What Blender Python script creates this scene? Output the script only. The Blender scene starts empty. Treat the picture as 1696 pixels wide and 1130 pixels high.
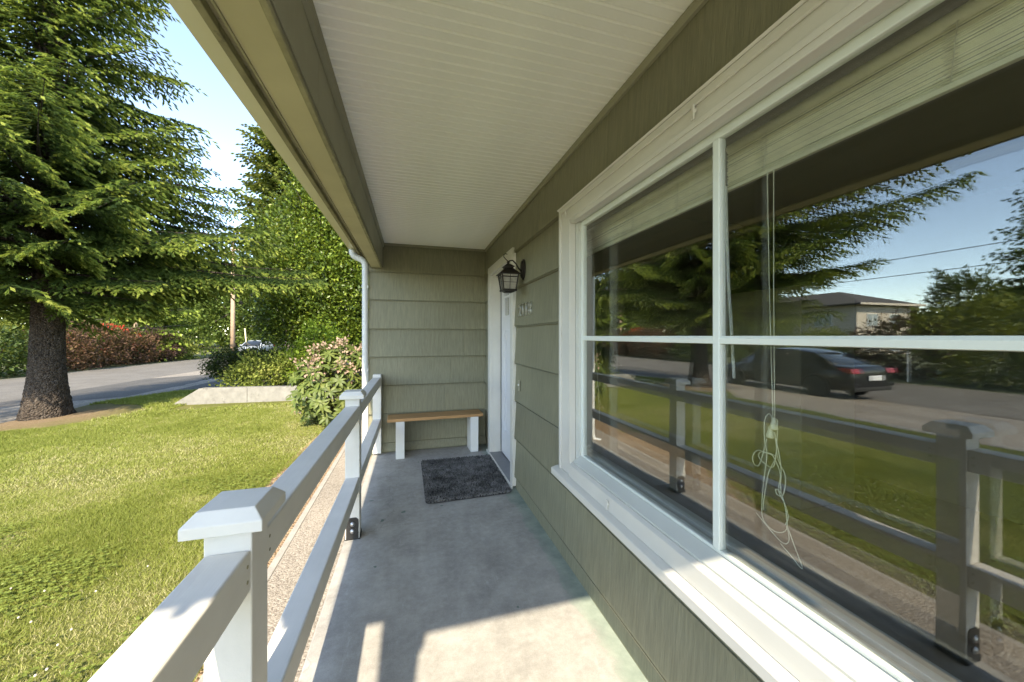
import bpy, bmesh, math, random
import numpy as np
R = math.radians
random.seed(7); rng = np.random.default_rng(11)
SC = bpy.context.scene
COL = SC.collection

# ------------------------------------------------------------------ camera, sky, sun, exposure
cam = bpy.data.cameras.new('camera'); camo = bpy.data.objects.new('camera', cam); COL.objects.link(camo)
cam.sensor_width = 36; cam.lens = 36 * 590 / 1696
cam.shift_x = 0; cam.shift_y = -8 / 1696
cam.clip_start = .02; cam.clip_end = 2000
camo.location = (0, 0, 1.35)
camo.rotation_euler = (R(90), 0, -math.atan2(166, 590))
SC.camera = camo
SUN = (0.15, 1.17, -1.0)                       # direction the sunlight travels
sl = math.sqrt(sum(c * c for c in SUN)); SUN = tuple(c / sl for c in SUN)
SUN_EL = math.asin(-SUN[2]); SUN_AZ = math.atan2(-SUN[0], -SUN[1])   # compass from +Y, clockwise
w = bpy.data.worlds.new('World'); SC.world = w; w.use_nodes = True
wt = w.node_tree
sky = wt.nodes.new('ShaderNodeTexSky'); sky.sky_type = 'NISHITA'; sky.sun_disc = False
sky.sun_elevation = SUN_EL; sky.sun_rotation = SUN_AZ
sky.air_density = 0.85; sky.dust_density = 0.7; sky.ozone_density = 2.0; sky.altitude = 1500
bg = wt.nodes['Background']; bg.inputs['Strength'].default_value = 0.15
wt.links.new(sky.outputs[0], bg.inputs['Color'])
sun = bpy.data.lights.new('sun', 'SUN'); suno = bpy.data.objects.new('sun', sun); COL.objects.link(suno)
sun.energy = 2.0; sun.angle = R(.53); sun.color = (1, .965, .91)
from mathutils import Vector, Matrix
suno.rotation_euler = Vector(SUN).to_track_quat('-Z', 'Y').to_euler()
SC.view_settings.view_transform = 'Standard'; SC.view_settings.look = 'None'
SC.view_settings.exposure = 2.45; SC.view_settings.gamma = 1
SC.view_settings.use_white_balance = True; SC.view_settings.white_balance_temperature = 8300; SC.view_settings.white_balance_tint = 8
SC.render.engine = 'CYCLES'
cy = SC.cycles
cy.use_denoising = True
try: cy.denoiser = 'OPENIMAGEDENOISE'
except Exception: pass
cy.max_bounces = 10; cy.diffuse_bounces = 6; cy.glossy_bounces = 5; cy.transparent_max_bounces = 24
cy.sample_clamp_indirect = 6; cy.caustics_reflective = False; cy.caustics_refractive = False

# ------------------------------------------------------------------ materials
def nd(t, k, **kw):
    n = t.nodes.new(k)
    for a, v in kw.items(): setattr(n, a, v)
    return n
def ramp(t, fac, stops):
    r = nd(t, 'ShaderNodeValToRGB'); e = r.color_ramp.elements
    while len(e) < len(stops): e.new(.5)
    for i, (p, c) in enumerate(stops): e[i].position = p; e[i].color = (*c, 1)
    t.links.new(fac, r.inputs[0]); return r.outputs[0]
def noise(t, vec, scale, detail=4, rough=.55, stretch=None):
    if stretch:
        m = nd(t, 'ShaderNodeMapping'); m.inputs['Scale'].default_value = stretch
        t.links.new(vec, m.inputs[0]); vec = m.outputs[0]
    n = nd(t, 'ShaderNodeTexNoise'); n.inputs['Scale'].default_value = scale
    n.inputs['Detail'].default_value = detail; n.inputs['Roughness'].default_value = rough
    t.links.new(vec, n.inputs['Vector']); return n.outputs[0]
def mixc(t, f, a, b, mode='MIX'):
    m = nd(t, 'ShaderNodeMix', data_type='RGBA', blend_type=mode)
    for s, v in ((0, f), (6, a), (7, b)):
        if hasattr(v, 'links'): t.links.new(v, m.inputs[s])
        elif isinstance(v, (int, float)): m.inputs[s].default_value = v
        else: m.inputs[s].default_value = (*v, 1)
    return m.outputs[2]
def mathn(t, op, a, b=0.0, clamp=False):
    m = nd(t, 'ShaderNodeMath', operation=op); m.use_clamp = clamp
    for s, v in ((0, a), (1, b)):
        if hasattr(v, 'links'): t.links.new(v, m.inputs[s])
        else: m.inputs[s].default_value = v
    return m.outputs[0]
MATS = {}
def mat(name, col, rough=.6, var=.12, scale=6, bump=0, bscale=60, bstretch=None, spec=.5, metal=0, dist=.01, stretch=None, coord='Object', grime=None):
    """painted / mineral surface: base colour with uneven tone and fine relief"""
    m = bpy.data.materials.new(name); m.use_nodes = True; t = m.node_tree
    b = t.nodes['Principled BSDF']; b.inputs['Roughness'].default_value = rough
    b.inputs['Specular IOR Level'].default_value = spec; b.inputs['Metallic'].default_value = metal
    if coord == 'World': vec = nd(t, 'ShaderNodeNewGeometry').outputs['Position']
    else: vec = nd(t, 'ShaderNodeTexCoord').outputs['Object']
    c0 = tuple(max(0, c * (1 - var)) for c in col); c1 = tuple(min(1, c * (1 + var)) for c in col)
    n = noise(t, vec, scale, 5, .6, stretch)
    c = ramp(t, n, [(.3, c0), (.7, c1)])
    if grime:
        g = noise(t, vec, grime[2], 6, .65)
        gm = ramp(t, g, [(grime[1], (0, 0, 0)), (grime[1] + .12, (1, 1, 1))])
        c = mixc(t, gm, c, grime[0])
    t.links.new(c, b.inputs['Base Color'])
    if bump:
        bn = noise(t, vec, bscale, 4, .6, bstretch)
        bp = nd(t, 'ShaderNodeBump'); bp.inputs['Strength'].default_value = bump; bp.inputs['Distance'].default_value = dist
        t.links.new(bn, bp.inputs['Height']); t.links.new(bp.outputs[0], b.inputs['Normal'])
    MATS[name] = m; return m
def foliage(name, dark, light, extra=None, rough=.5, trans=.3, spec=.35):
    m = bpy.data.materials.new(name); m.use_nodes = True; t = m.node_tree
    b = t.nodes['Principled BSDF']; b.inputs['Roughness'].default_value = rough; b.inputs['Specular IOR Level'].default_value = spec
    a = nd(t, 'ShaderNodeAttribute', attribute_name='tint')
    stops = [(0, dark), (1, light)] if extra is None else [(0, dark), (.62, light), (.9, extra[0]), (1, extra[1])]
    c = ramp(t, a.outputs['Fac'], stops)
    t.links.new(c, b.inputs['Base Color'])
    tr = nd(t, 'ShaderNodeBsdfTranslucent'); t.links.new(mixc(t, .35, c, (.35, .42, .04), 'MIX'), tr.inputs['Color'])
    mx = nd(t, 'ShaderNodeMixShader'); mx.inputs[0].default_value = trans
    t.links.new(b.outputs[0], mx.inputs[1]); t.links.new(tr.outputs[0], mx.inputs[2])
    t.links.new(mx.outputs[0], t.nodes['Material Output'].inputs[0])
    MATS[name] = m; return m
def glassmat(name, ior, tint=(1, 1, 1)):
    m = bpy.data.materials.new(name); m.use_nodes = True; t = m.node_tree
    t.nodes.remove(t.nodes['Principled BSDF'])
    fr = nd(t, 'ShaderNodeFresnel'); bf = nd(t, 'ShaderNodeNewGeometry').outputs['Backfacing']
    mi = nd(t, 'ShaderNodeMix', data_type='FLOAT'); mi.inputs[2].default_value = ior; mi.inputs[3].default_value = 1 / ior
    t.links.new(bf, mi.inputs[0]); t.links.new(mi.outputs[0], fr.inputs[0])
    gl = nd(t, 'ShaderNodeBsdfGlossy'); gl.inputs['Roughness'].default_value = 0.0; gl.inputs['Color'].default_value = (*tint, 1)
    tp = nd(t, 'ShaderNodeBsdfTransparent'); tp.inputs[0].default_value = (.985, .995, .985, 1)
    mx = nd(t, 'ShaderNodeMixShader')
    t.links.new(fr.outputs[0], mx.inputs[0]); t.links.new(tp.outputs[0], mx.inputs[1]); t.links.new(gl.outputs[0], mx.inputs[2])
    t.links.new(mx.outputs[0], t.nodes['Material Output'].inputs[0])
    MATS[name] = m; return m

WHITE = mat('white_paint', (.70, .695, .67), .45, .035, 3, .12, 30, None, .4, grime=((.60, .58, .53), .66, 5))
RAILW = mat('rail_paint', (.66, .64, .60), .45, .06, 5, .35, 55, (1, .05, 1), .4, dist=.002, grime=((.30, .28, .25), .735, 26))
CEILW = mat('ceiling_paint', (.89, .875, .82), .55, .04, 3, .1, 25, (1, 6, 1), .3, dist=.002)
TRIMW = mat('casing_paint', (.63, .61, .56), .4, .04, 4, .25, 90, (1, .03, 1), .45, dist=.0015)
JAMBG = mat('window_jamb_paint', (.57, .58, .54), .4, .05, 3, .1, 40, (1, .1, 1), .4, dist=.001)
SASHW = mat('sash_paint', (.70, .74, .69), .4, .05, 5, .15, 50, None, .4, dist=.001)
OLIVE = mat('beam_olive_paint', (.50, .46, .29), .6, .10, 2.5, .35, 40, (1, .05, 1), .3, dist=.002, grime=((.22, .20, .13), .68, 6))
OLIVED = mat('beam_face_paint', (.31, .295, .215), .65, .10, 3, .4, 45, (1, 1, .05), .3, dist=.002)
STRIPO = mat('worn_edge_paint', (.30, .28, .17), .7, .25, 14, .7, 60, (1, .15, 1), .3, dist=.004, grime=((.08, .07, .05), .67, 18))
GUTM = mat('gutter_enamel', (.68, .65, .50), .35, .05, 2, 0, 1, None, .5)
FASC = mat('fascia_paint', (.27, .25, .16), .7, .25, 8, .6, 40, (1, .1, 1), .3, dist=.004, grime=((.07, .06, .045), .62, 9))
DSPM = mat('downspout_enamel', (.62, .63, .62), .35, .04, 3, .05, 20, None, .5)
ROOFM = mat('roof_shingle', (.07, .065, .06), .9, .2, 9, .4, 60)

def siding_mat():
    m = bpy.data.materials.new('combed_siding'); m.use_nodes = True; t = m.node_tree
    b = t.nodes['Principled BSDF']; b.inputs['Roughness'].default_value = .6; b.inputs['Specular IOR Level'].default_value = .35
    p = nd(t, 'ShaderNodeNewGeometry').outputs['Position']
    # combed grain: fine along the wall, long along z
    g1 = noise(t, p, 1, 3, .7, (95, 95, 1.1)); g2 = noise(t, p, 1, 2, .6, (260, 260, 2.0)); big = noise(t, p, 1.6, 3)
    c = ramp(t, big, [(.3, (.205, .196, .132)), (.7, (.238, .228, .156))])
    oi = nd(t, 'ShaderNodeObjectInfo').outputs['Random']; c = mixc(t, 1, c, ramp(t, oi, [(0, (.93, .93, .93)), (1, (1.06, 1.05, 1.04))]), 'MULTIPLY')
    gr = ramp(t, g1, [(.35, (.84, .84, .84)), (.65, (1.09, 1.09, 1.08))])
    c = mixc(t, 1, c, gr, 'MULTIPLY')
    st = noise(t, p, 1, 4, .6, (30, 30, .35))
    sm = ramp(t, st, [(.70, (0, 0, 0)), (.78, (.5, .5, .5))])
    c = mixc(t, sm, c, (.36, .31, .23))                    # bare, sun-bleached streaks
    t.links.new(c, b.inputs['Base Color'])
    h = mathn(t, 'ADD', g1, mathn(t, 'MULTIPLY', g2, .5))
    bp = nd(t, 'ShaderNodeBump'); bp.inputs['Strength'].default_value = .8; bp.inputs['Distance'].default_value = .003
    t.links.new(h, bp.inputs['Height']); t.links.new(bp.outputs[0], b.inputs['Normal'])
    return m
SIDING = siding_mat()

def slab_mat():
    """porch concrete: troweled grey, worn patches, flaked green paint along the house wall"""
    m = bpy.data.materials.new('porch_concrete'); m.use_nodes = True; t = m.node_tree
    b = t.nodes['Principled BSDF']; b.inputs['Roughness'].default_value = .75; b.inputs['Specular IOR Level'].default_value = .3
    p = nd(t, 'ShaderNodeNewGeometry').outputs['Position']
    big = noise(t, p, 1.8, 6, .62); mid = noise(t, p, 7, 6, .65); fine = noise(t, p, 190, 3, .6)
    c = ramp(t, big, [(.32, (.21, .198, .178)), (.44, (.32, .305, .28)), (.56, (.41, .395, .365)), (.68, (.52, .505, .47))])
    c = mixc(t, .5, c, ramp(t, mid, [(.32, (.23, .22, .20)), (.5, (.36, .345, .318)), (.7, (.50, .48, .445))]))
    c = mixc(t, .14, c, ramp(t, fine, [(.3, (.16, .15, .14)), (.7, (.62, .61, .59))]))
    sx = nd(t, 'ShaderNodeSeparateXYZ'); t.links.new(p, sx.inputs[0])
    fw_ = noise(t, p, 26, 8, .72); c = mixc(t, .16, c, ramp(t, fw_, [(.36, (.13, .122, .11)), (.5, (.30, .29, .27)), (.62, (.52, .505, .48))]))
    scr = noise(t, p, 1, 7, .75, (16, 5, 1)); c = mixc(t, ramp(t, scr, [(.60, (0, 0, 0)), (.66, (.35, .35, .35))]), c, (.50, .49, .465))
    # green paint: a band beside the wall with a ragged inner edge
    rag = mathn(t, 'ADD', sx.outputs[0], mathn(t, 'MULTIPLY', mathn(t, 'SUBTRACT', noise(t, p, 4.5, 5), .5), .16))
    gm = ramp(t, mathn(t, 'ADD', rag, mathn(t, 'MULTIPLY', mathn(t, 'SUBTRACT', fw_, .5), .10)), [(.785, (0, 0, 0)), (.80, (.55, .55, .55)), (.85, (.85, .85, .85))])
    gc = ramp(t, mid, [(.3, (.17, .235, .20)), (.7, (.33, .39, .33))])
    c = mixc(t, gm, c, gc)
    sp = noise(t, p, 11, 2, .4); gs = ramp(t, sp, [(.735, (0, 0, 0)), (.75, (.8, .8, .8))])
    c = mixc(t, gs, c, (.09, .15, .12))
    # hairline cracks
    v = nd(t, 'ShaderNodeTexVoronoi', feature='DISTANCE_TO_EDGE'); v.inputs['Scale'].default_value = .62
    wv = nd(t, 'ShaderNodeVectorMath', operation='ADD'); nz = nd(t, 'ShaderNodeTexNoise'); nz.inputs['Scale'].default_value = 5; nz.inputs['Detail'].default_value = 6
    t.links.new(p, nz.inputs['Vector']); sc = nd(t, 'ShaderNodeVectorMath', operation='SCALE'); sc.inputs[3].default_value = .35
    t.links.new(nz.outputs['Color'], sc.inputs[0]); t.links.new(p, wv.inputs[0]); t.links.new(sc.outputs[0], wv.inputs[1]); t.links.new(wv.outputs[0], v.inputs['Vector'])
    ck = ramp(t, v.outputs['Distance'], [(.0, (.3, .3, .3)), (.0022, (0, 0, 0))])
    c = mixc(t, ck, c, (.12, .11, .10))
    t.links.new(c, b.inputs['Base Color'])
    h = mathn(t, 'ADD', mathn(t, 'MULTIPLY', fine, .35), mid)
    bp = nd(t, 'ShaderNodeBump'); bp.inputs['Strength'].default_value = .35; bp.inputs['Distance'].default_value = .006
    t.links.new(h, bp.inputs['Height']); t.links.new(bp.outputs[0], b.inputs['Normal'])
    return m
SLAB = slab_mat()

def aggregate_mat(name, cols, scale, rough=.85, bump=.8, dist=.006, big=((.8, .8, .8), (1.15, 1.15, 1.15))):
    m = bpy.data.materials.new(name); m.use_nodes = True; t = m.node_tree
    b = t.nodes['Principled BSDF']; b.inputs['Roughness'].default_value = rough; b.inputs['Specular IOR Level'].default_value = .25
    p = nd(t, 'ShaderNodeNewGeometry').outputs['Position']
    v = nd(t, 'ShaderNodeTexVoronoi'); v.inputs['Scale'].default_value = scale; t.links.new(p, v.inputs['Vector'])
    sx = nd(t, 'ShaderNodeSeparateXYZ'); t.links.new(v.outputs['Color'], sx.inputs[0])
    n = len(cols); c = ramp(t, sx.outputs[0], [(i / (n - 1), k) for i, k in enumerate(cols)])
    c = mixc(t, 1, c, ramp(t, noise(t, p, .9, 6, .65), [(.3, big[0]), (.7, big[1])]), 'MULTIPLY')
    t.links.new(c, b.inputs['Base Color'])
    h = mathn(t, 'SUBTRACT', noise(t, p, scale * .5, 4), v.outputs['Distance'])
    bp = nd(t, 'ShaderNodeBump'); bp.inputs['Strength'].default_value = bump; bp.inputs['Distance'].default_value = dist
    t.links.new(h, bp.inputs['Height']); t.links.new(bp.outputs[0], b.inputs['Normal'])
    return m
AGG = aggregate_mat('exposed_aggregate', [(.20, .17, .14), (.31, .27, .225), (.40, .355, .30), (.25, .21, .175)], 110, dist=.004)
GRAVEL = aggregate_mat('gravel', [(.15, .13, .11), (.25, .225, .19), (.33, .30, .26), (.21, .175, .145)], 32, dist=.012)
ASPH = aggregate_mat('asphalt', [(.06, .057, .053), (.09, .086, .080), (.13, .124, .115)], 60, dist=.004)
ROADM = aggregate_mat('road_asphalt', [(.115, .105, .092), (.15, .14, .124), (.185, .173, .155)], 55, dist=.004)
MULCH = aggregate_mat('bark_mulch', [(.22, .13, .08), (.34, .23, .14), (.44, .33, .21), (.27, .17, .10)], 70, dist=.02)
BARK = aggregate_mat('spruce_bark', [(.04, .030, .023), (.07, .054, .042), (.10, .081, .066), (.055, .041, .031)], 34, .95, 1.0, .05, ((.7, .7, .7), (1.2, 1.2, 1.2)))
CURB = mat('curb_concrete', (.34, .315, .28), .85, .15, 12, .5, 120, coord='World', dist=.004, grime=((.22, .20, .17), .64, 6))
RETW = mat('retaining_concrete', (.215, .205, .185), .85, .18, 7, .5, 40, coord='World', dist=.01, grime=((.085, .08, .07), .60, 5))

def lawn_mat():
    m = bpy.data.materials.new('lawn_soil'); m.use_nodes = True; t = m.node_tree
    b = t.nodes['Principled BSDF']; b.inputs['Roughness'].default_value = .95; b.inputs['Specular IOR Level'].default_value = .1
    p = nd(t, 'ShaderNodeNewGeometry').outputs['Position']
    n = noise(t, p, 2.2, 5, .6); f = noise(t, p, 60, 3, .6)
    c = ramp(t, n, [(.3, (.11, .13, .03)), (.5, (.15, .16, .04)), (.72, (.26, .22, .10))])
    c = mixc(t, .5, c, ramp(t, f, [(.3, (.05, .06, .015)), (.7, (.17, .17, .06))]))
    # needle litter round the big trunk
    sub = nd(t, 'ShaderNodeVectorMath', operation='DISTANCE'); sub.inputs[1].default_value = (-7.1, 9.2, -.26)
    t.links.new(p, sub.inputs[0])
    d = mathn(t, 'ADD', sub.outputs['Value'], mathn(t, 'MULTIPLY', noise(t, p, 3, 5), 1.1))
    c = mixc(t, ramp(t, mathn(t, 'MULTIPLY', d, .25), [(.28, (1, 1, 1)), (.60, (0, 0, 0))]), c, ramp(t, f, [(.3, (.12, .08, .05)), (.7, (.32, .24, .15))]))
    t.links.new(c, b.inputs['Base Color'])
    bp = nd(t, 'ShaderNodeBump'); bp.inputs['Strength'].default_value = .8; bp.inputs['Distance'].default_value = .02
    t.links.new(f, bp.inputs['Height']); t.links.new(bp.outputs[0], b.inputs['Normal'])
    return m
LAWN = lawn_mat()
EARTH = mat('field_earth', (.09, .10, .04), .95, .35, 1.2, .6, 12, coord='World', dist=.05)
BARK2 = mat('grey_bark', (.10, .085, .07), .95, .3, 9, .8, 30, (1, 1, .3), .2, coord='World', dist=.02)
POLEW = mat('pole_wood', (.44, .31, .215), .85, .15, 3, .5, 40, (1, 1, .04), .2, coord='World', dist=.01)
BENCHW = mat('oiled_cedar', (.40, .22, .095), .45, .22, 5, .3, 70, (.08, 1, 1), .4, dist=.002, stretch=(.12, 2.5, 1))
BLACKM = mat('black_metal', (.012, .012, .013), .5, .2, 10, .15, 80, None, .5)
IRON = mat('lantern_iron', (.022, .017, .014), .45, .3, 20, .35, 120, None, .5, .4, dist=.002)
STEEL = mat('galvanised_bolt', (.45, .45, .46), .35, .1, 20, 0, 1, None, .5, .9)
CHROME = mat('chrome', (.85, .85, .84), .28, .03, 8, 0, 1, None, .5, 1)
THRESH = mat('threshold_metal', (.22, .225, .24), .4, .1, 8, .1, 60, (.1, 1, 1), .5, .5)
DOORW = mat('door_paint', (.70, .70, .72), .32, .03, 2, .08, 20, None, .5)
GAPM = mat('dark_gap', (.02, .02, .022), .8)
RUG = mat('rug_pile', (.055, .054, .056), .95, .45, 45, .9, 160, None, .1, dist=.012)
ROOM = mat('room_wall', (.16, .15, .12), .7, .05, 2); ROOM2 = mat('room_cabinet', (.36, .31, .23), .5, .06, 2)
ROOMF = mat('room_floor', (.10, .075, .05), .4, .2, 3, stretch=(1, 8, 1))
BLINDM = mat('blind_reed', (.84, .81, .64), .55, .14, 9, .3, 60, (1, .02, 1), .3, dist=.001)
CORD = mat('blind_cord', (.66, .64, .52), .6, .05)
GLASS_O = glassmat('storm_glass', 1.85, (.96, .96, .92)); GLASS_I = glassmat('inner_glass', 1.55)
GLASS_D = glassmat('small_pane_glass', 1.45)
SEEDY = mat('seedy_glass', (.30, .28, .24), .12, .2, 30, .6, 60, None, .8, dist=.004)

# ------------------------------------------------------------------ mesh helpers
def link(o, parent=None, **props):
    COL.objects.link(o)
    if parent is not None: o.parent = parent
    for k, v in props.items():
        if v is not None: o[k] = v
    return o
def empty(name, loc=(0, 0, 0), rz=0, **props):
    o = bpy.data.objects.new(name, None); o.location = loc; o.rotation_euler = (0, 0, rz); o.empty_display_size = .1
    return link(o, None, **props)
class MB:
    def __init__(s): s.v = []; s.f = []
    def add(s, vs, fs):
        n = len(s.v); s.v += [tuple(p) for p in vs]; s.f += [tuple(i + n for i in f) for f in fs]; return s
    def box(s, x0, x1, y0, y1, z0, z1):
        x0, x1 = min(x0, x1), max(x0, x1); y0, y1 = min(y0, y1), max(y0, y1); z0, z1 = min(z0, z1), max(z0, z1)
        return s.add([(x0, y0, z0), (x1, y0, z0), (x1, y1, z0), (x0, y1, z0), (x0, y0, z1), (x1, y0, z1), (x1, y1, z1), (x0, y1, z1)],
                     [(0, 3, 2, 1), (4, 5, 6, 7), (0, 1, 5, 4), (1, 2, 6, 5), (2, 3, 7, 6), (3, 0, 4, 7)])
    def prism(s, prof, a0, a1, axis='y'):
        """prof: 2D outline; extruded along the axis ('y': prof is (x,z); 'x': (y,z); 'z': (x,y))"""
        n = len(prof)
        def P(p, a): return {'y': (p[0], a, p[1]), 'x': (a, p[0], p[1]), 'z': (p[0], p[1], a)}[axis]
        vs = [P(p, a0) for p in prof] + [P(p, a1) for p in prof]
        fs = [(i, (i + 1) % n, n + (i + 1) % n, n + i) for i in range(n)] + [tuple(range(n))[::-1], tuple(range(n, 2 * n))]
        return s.add(vs, fs)
    def tube(s, pts, r, n=8, cap=True):
        pts = [Vector(p) for p in pts]; rs = r if isinstance(r, (list, tuple)) else [r] * len(pts)
        rings = []; prev = None
        for i, p in enumerate(pts):
            d = (pts[min(i + 1, len(pts) - 1)] - pts[max(i - 1, 0)]).normalized()
            if prev is None: e = d.orthogonal().normalized()
            else:
                e = (prev - d * prev.dot(d))
                e = e.normalized() if e.length > 1e-6 else d.orthogonal().normalized()
            prev = e; g = d.cross(e)
            rings.append([p + (e * math.cos(2 * math.pi * k / n) + g * math.sin(2 * math.pi * k / n)) * rs[i] for k in range(n)])
        vs = [v for q in rings for v in q]; fs = []
        for i in range(len(rings) - 1):
            for k in range(n):
                a = i * n + k; b = i * n + (k + 1) % n; fs.append((a, b, b + n, a + n))
        if cap: fs += [tuple(range(n))[::-1], tuple(range(len(vs) - n, len(vs)))]
        return s.add(vs, fs)
    def lathe(s, prof, c=(0, 0, 0), n=16, axis='z'):
        vs = []; fs = []
        for (r, h) in prof:
            for k in range(n):
                a = 2 * math.pi * k / n; q = (r * math.cos(a), r * math.sin(a), h)
                if axis == 'x': q = (q[2], q[0], q[1])
                if axis == 'y': q = (q[0], q[2], q[1])
                vs.append((q[0] + c[0], q[1] + c[1], q[2] + c[2]))
        for i in range(len(prof) - 1):
            for k in range(n):
                a = i * n + k; b = i * n + (k + 1) % n; fs.append((a, b, b + n, a + n))
        fs += [tuple(range(n))[::-1], tuple(range(len(vs) - n, len(vs)))]
        return s.add(vs, fs)
    def frustum(s, c, w0, w1, z0, z1, d0=None, d1=None):
        d0 = d0 or w0; d1 = d1 or w1; x, y = c
        vs = [(x - w0, y - d0, z0), (x + w0, y - d0, z0), (x + w0, y + d0, z0), (x - w0, y + d0, z0), (x - w1, y - d1, z1), (x + w1, y - d1, z1), (x + w1, y + d1, z1), (x - w1, y + d1, z1)]
        return s.add(vs, [(0, 3, 2, 1), (4, 5, 6, 7), (0, 1, 5, 4), (1, 2, 6, 5), (2, 3, 7, 6), (3, 0, 4, 7)])
    def build(s, name, m, parent=None, bevel=0, smooth=False, seg=2, **props):
        me = bpy.data.meshes.new(name); me.from_pydata(s.v, [], s.f); me.materials.append(m)
        bm = bmesh.new(); bm.from_mesh(me); bmesh.ops.recalc_face_normals(bm, faces=bm.faces); bm.to_mesh(me); bm.free()
        if smooth: me.polygons.foreach_set('use_smooth', [True] * len(me.polygons))
        o = bpy.data.objects.new(name, me)
        if bevel:
            b = o.modifiers.new('bevel', 'BEVEL'); b.width = bevel; b.segments = seg; b.limit_method = 'ANGLE'; b.angle_limit = R(40)
        return link(o, parent, **props)
def dup(o, parent, loc=None, name=None):
    c = o.copy(); COL.objects.link(c); c.parent = parent
    if loc is not None: c.location = loc
    return c
def npmesh(name, V, F, m, parent=None, tint=None, smooth=False, **props):
    """fast mesh from numpy arrays; F: (n,k) index array; tint: per-face float"""
    V = np.asarray(V, dtype=np.float32); F = np.asarray(F, dtype=np.int32); n, k = F.shape
    me = bpy.data.meshes.new(name); me.vertices.add(len(V)); me.vertices.foreach_set('co', V.ravel())
    me.loops.add(n * k); me.loops.foreach_set('vertex_index', F.ravel())
    me.polygons.add(n); me.polygons.foreach_set('loop_start', np.arange(0, n * k, k, dtype=np.int32))
    try: me.polygons.foreach_set('loop_total', np.full(n, k, dtype=np.int32))
    except Exception: pass
    if smooth: me.polygons.foreach_set('use_smooth', np.ones(n, dtype=bool))
    if tint is not None:
        a = me.attributes.new('tint', 'FLOAT', 'FACE'); a.data.foreach_set('value', np.asarray(tint, dtype=np.float32))
    me.materials.append(m); me.update(); me.validate()
    o = bpy.data.objects.new(name, me)
    return link(o, parent, **props)
_P = rng.random((64, 64))
def vnoise(x, y, s):
    x = np.asarray(x) * s; y = np.asarray(y) * s
    xi = np.floor(x).astype(int); yi = np.floor(y).astype(int); fx = x - xi; fy = y - yi
    fx = fx * fx * (3 - 2 * fx); fy = fy * fy * (3 - 2 * fy)
    g = lambda a, b: _P[a % 64, b % 64]
    return (g(xi, yi) * (1 - fx) + g(xi + 1, yi) * fx) * (1 - fy) + (g(xi, yi + 1) * (1 - fx) + g(xi + 1, yi + 1) * fx) * fy
def gz(x, y=None):
    return np.interp(x, [-500, -11.0, -7.1, -1.0, 500], [-.5, -.5, -.262, -.10, -.10])
def sheet(name, x0, x1, y0, y1, nx, ny, m, dz, **props):
    """terrain-following sheet; x0/x1 may be functions of y"""
    ys = np.linspace(y0, y1, ny + 1); V = []
    for y in ys:
        a = x0(y) if callable(x0) else x0; b = x1(y) if callable(x1) else x1
        xs = np.linspace(a, b, nx + 1)
        V.append(np.stack([xs, np.full_like(xs, y), gz(xs) + dz], 1))
    V = np.concatenate(V); i = np.arange(ny)[:, None] * (nx + 1) + np.arange(nx)[None, :]; i = i.ravel()
    F = np.stack([i, i + 1, i + nx + 2, i + nx + 1], 1)
    return npmesh(name, V, F, m, None, None, True, kind='structure', **props)

# ------------------------------------------------------------------ the ground
xs = np.array([-600, -250, -120, -60, -30, -17, -11, -9, -7.1, -4, -1, 4, 20, 100, 500.]); ys = np.array([-400, -100, -30, 0, 15, 30, 60, 150, 700.])
V = np.array([(x, y, gz(x) - .02) for y in ys for x in xs]); nx = len(xs)
F = np.array([(j * nx + i, j * nx + i + 1, (j + 1) * nx + i + 1, (j + 1) * nx + i) for j in range(len(ys) - 1) for i in range(nx - 1)])
npmesh('ground', V, F, EARTH, kind='structure')
BEDX = lambda y: -.86 - .42 * min(1, max(0, (y - 2.2) / 1.1)) + wob(y, .14, 1.3, 5)
wob = lambda y, a, s, o=0: a * (float(vnoise(y, o, s)) - .5)
LAWN_FAR = lambda x: 12.9 + .42 * (x + 6) * -0.0 + (x + 6.4) * .35
sheet('gravel_shoulder', lambda y: -11.15 + wob(y, .35, .5, 3), lambda y: -6.4 + wob(y, .5, .6, 9), -40, 24, 8, 90, GRAVEL, -.012)
sheet('lawn', lambda y: (-6.2 - 1.25 * min(1, max(0, (y - 7.2) / 1.5)) + wob(y, .4, .9, 1)) if y < 11 else -7.45 + (y - 11) * .5, lambda y: BEDX(y) - .02, -12, 12.6, 40, 120, LAWN, 0)
sheet('driveway', lambda y: -11.2, lambda y: 2.5, 12.2, 19.3, 12, 6, ASPH, -.008)
sheet('road', lambda y: -16.8 + wob(y, .3, .4, 12), lambda y: -11.05 + wob(y, .25, .5, 7), -80, 140, 4, 260, ROADM, -.004)
sheet('garden_bed', lambda y: BEDX(y) - .06, lambda y: -.84, -8, 9, 4, 90, MULCH, .004)
sheet('side_yard', lambda y: -4.5, lambda y: -.47, 4.45, 12.2, 6, 10, MULCH, -.004)
MB().box(-.84, -.795, -8, 9.0, -.3, -.055).build('walk_curb', CURB, None, .006, kind='structure')
MB().box(-.787, -.436, -8, 9.0, -.3, -.045).build('aggregate_walk', AGG, None, .003, kind='structure')
MB().box(-.43, .90, -2.2, 4.45, -.3, 0).build('porch_floor', SLAB, None, .008, kind='structure')

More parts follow.
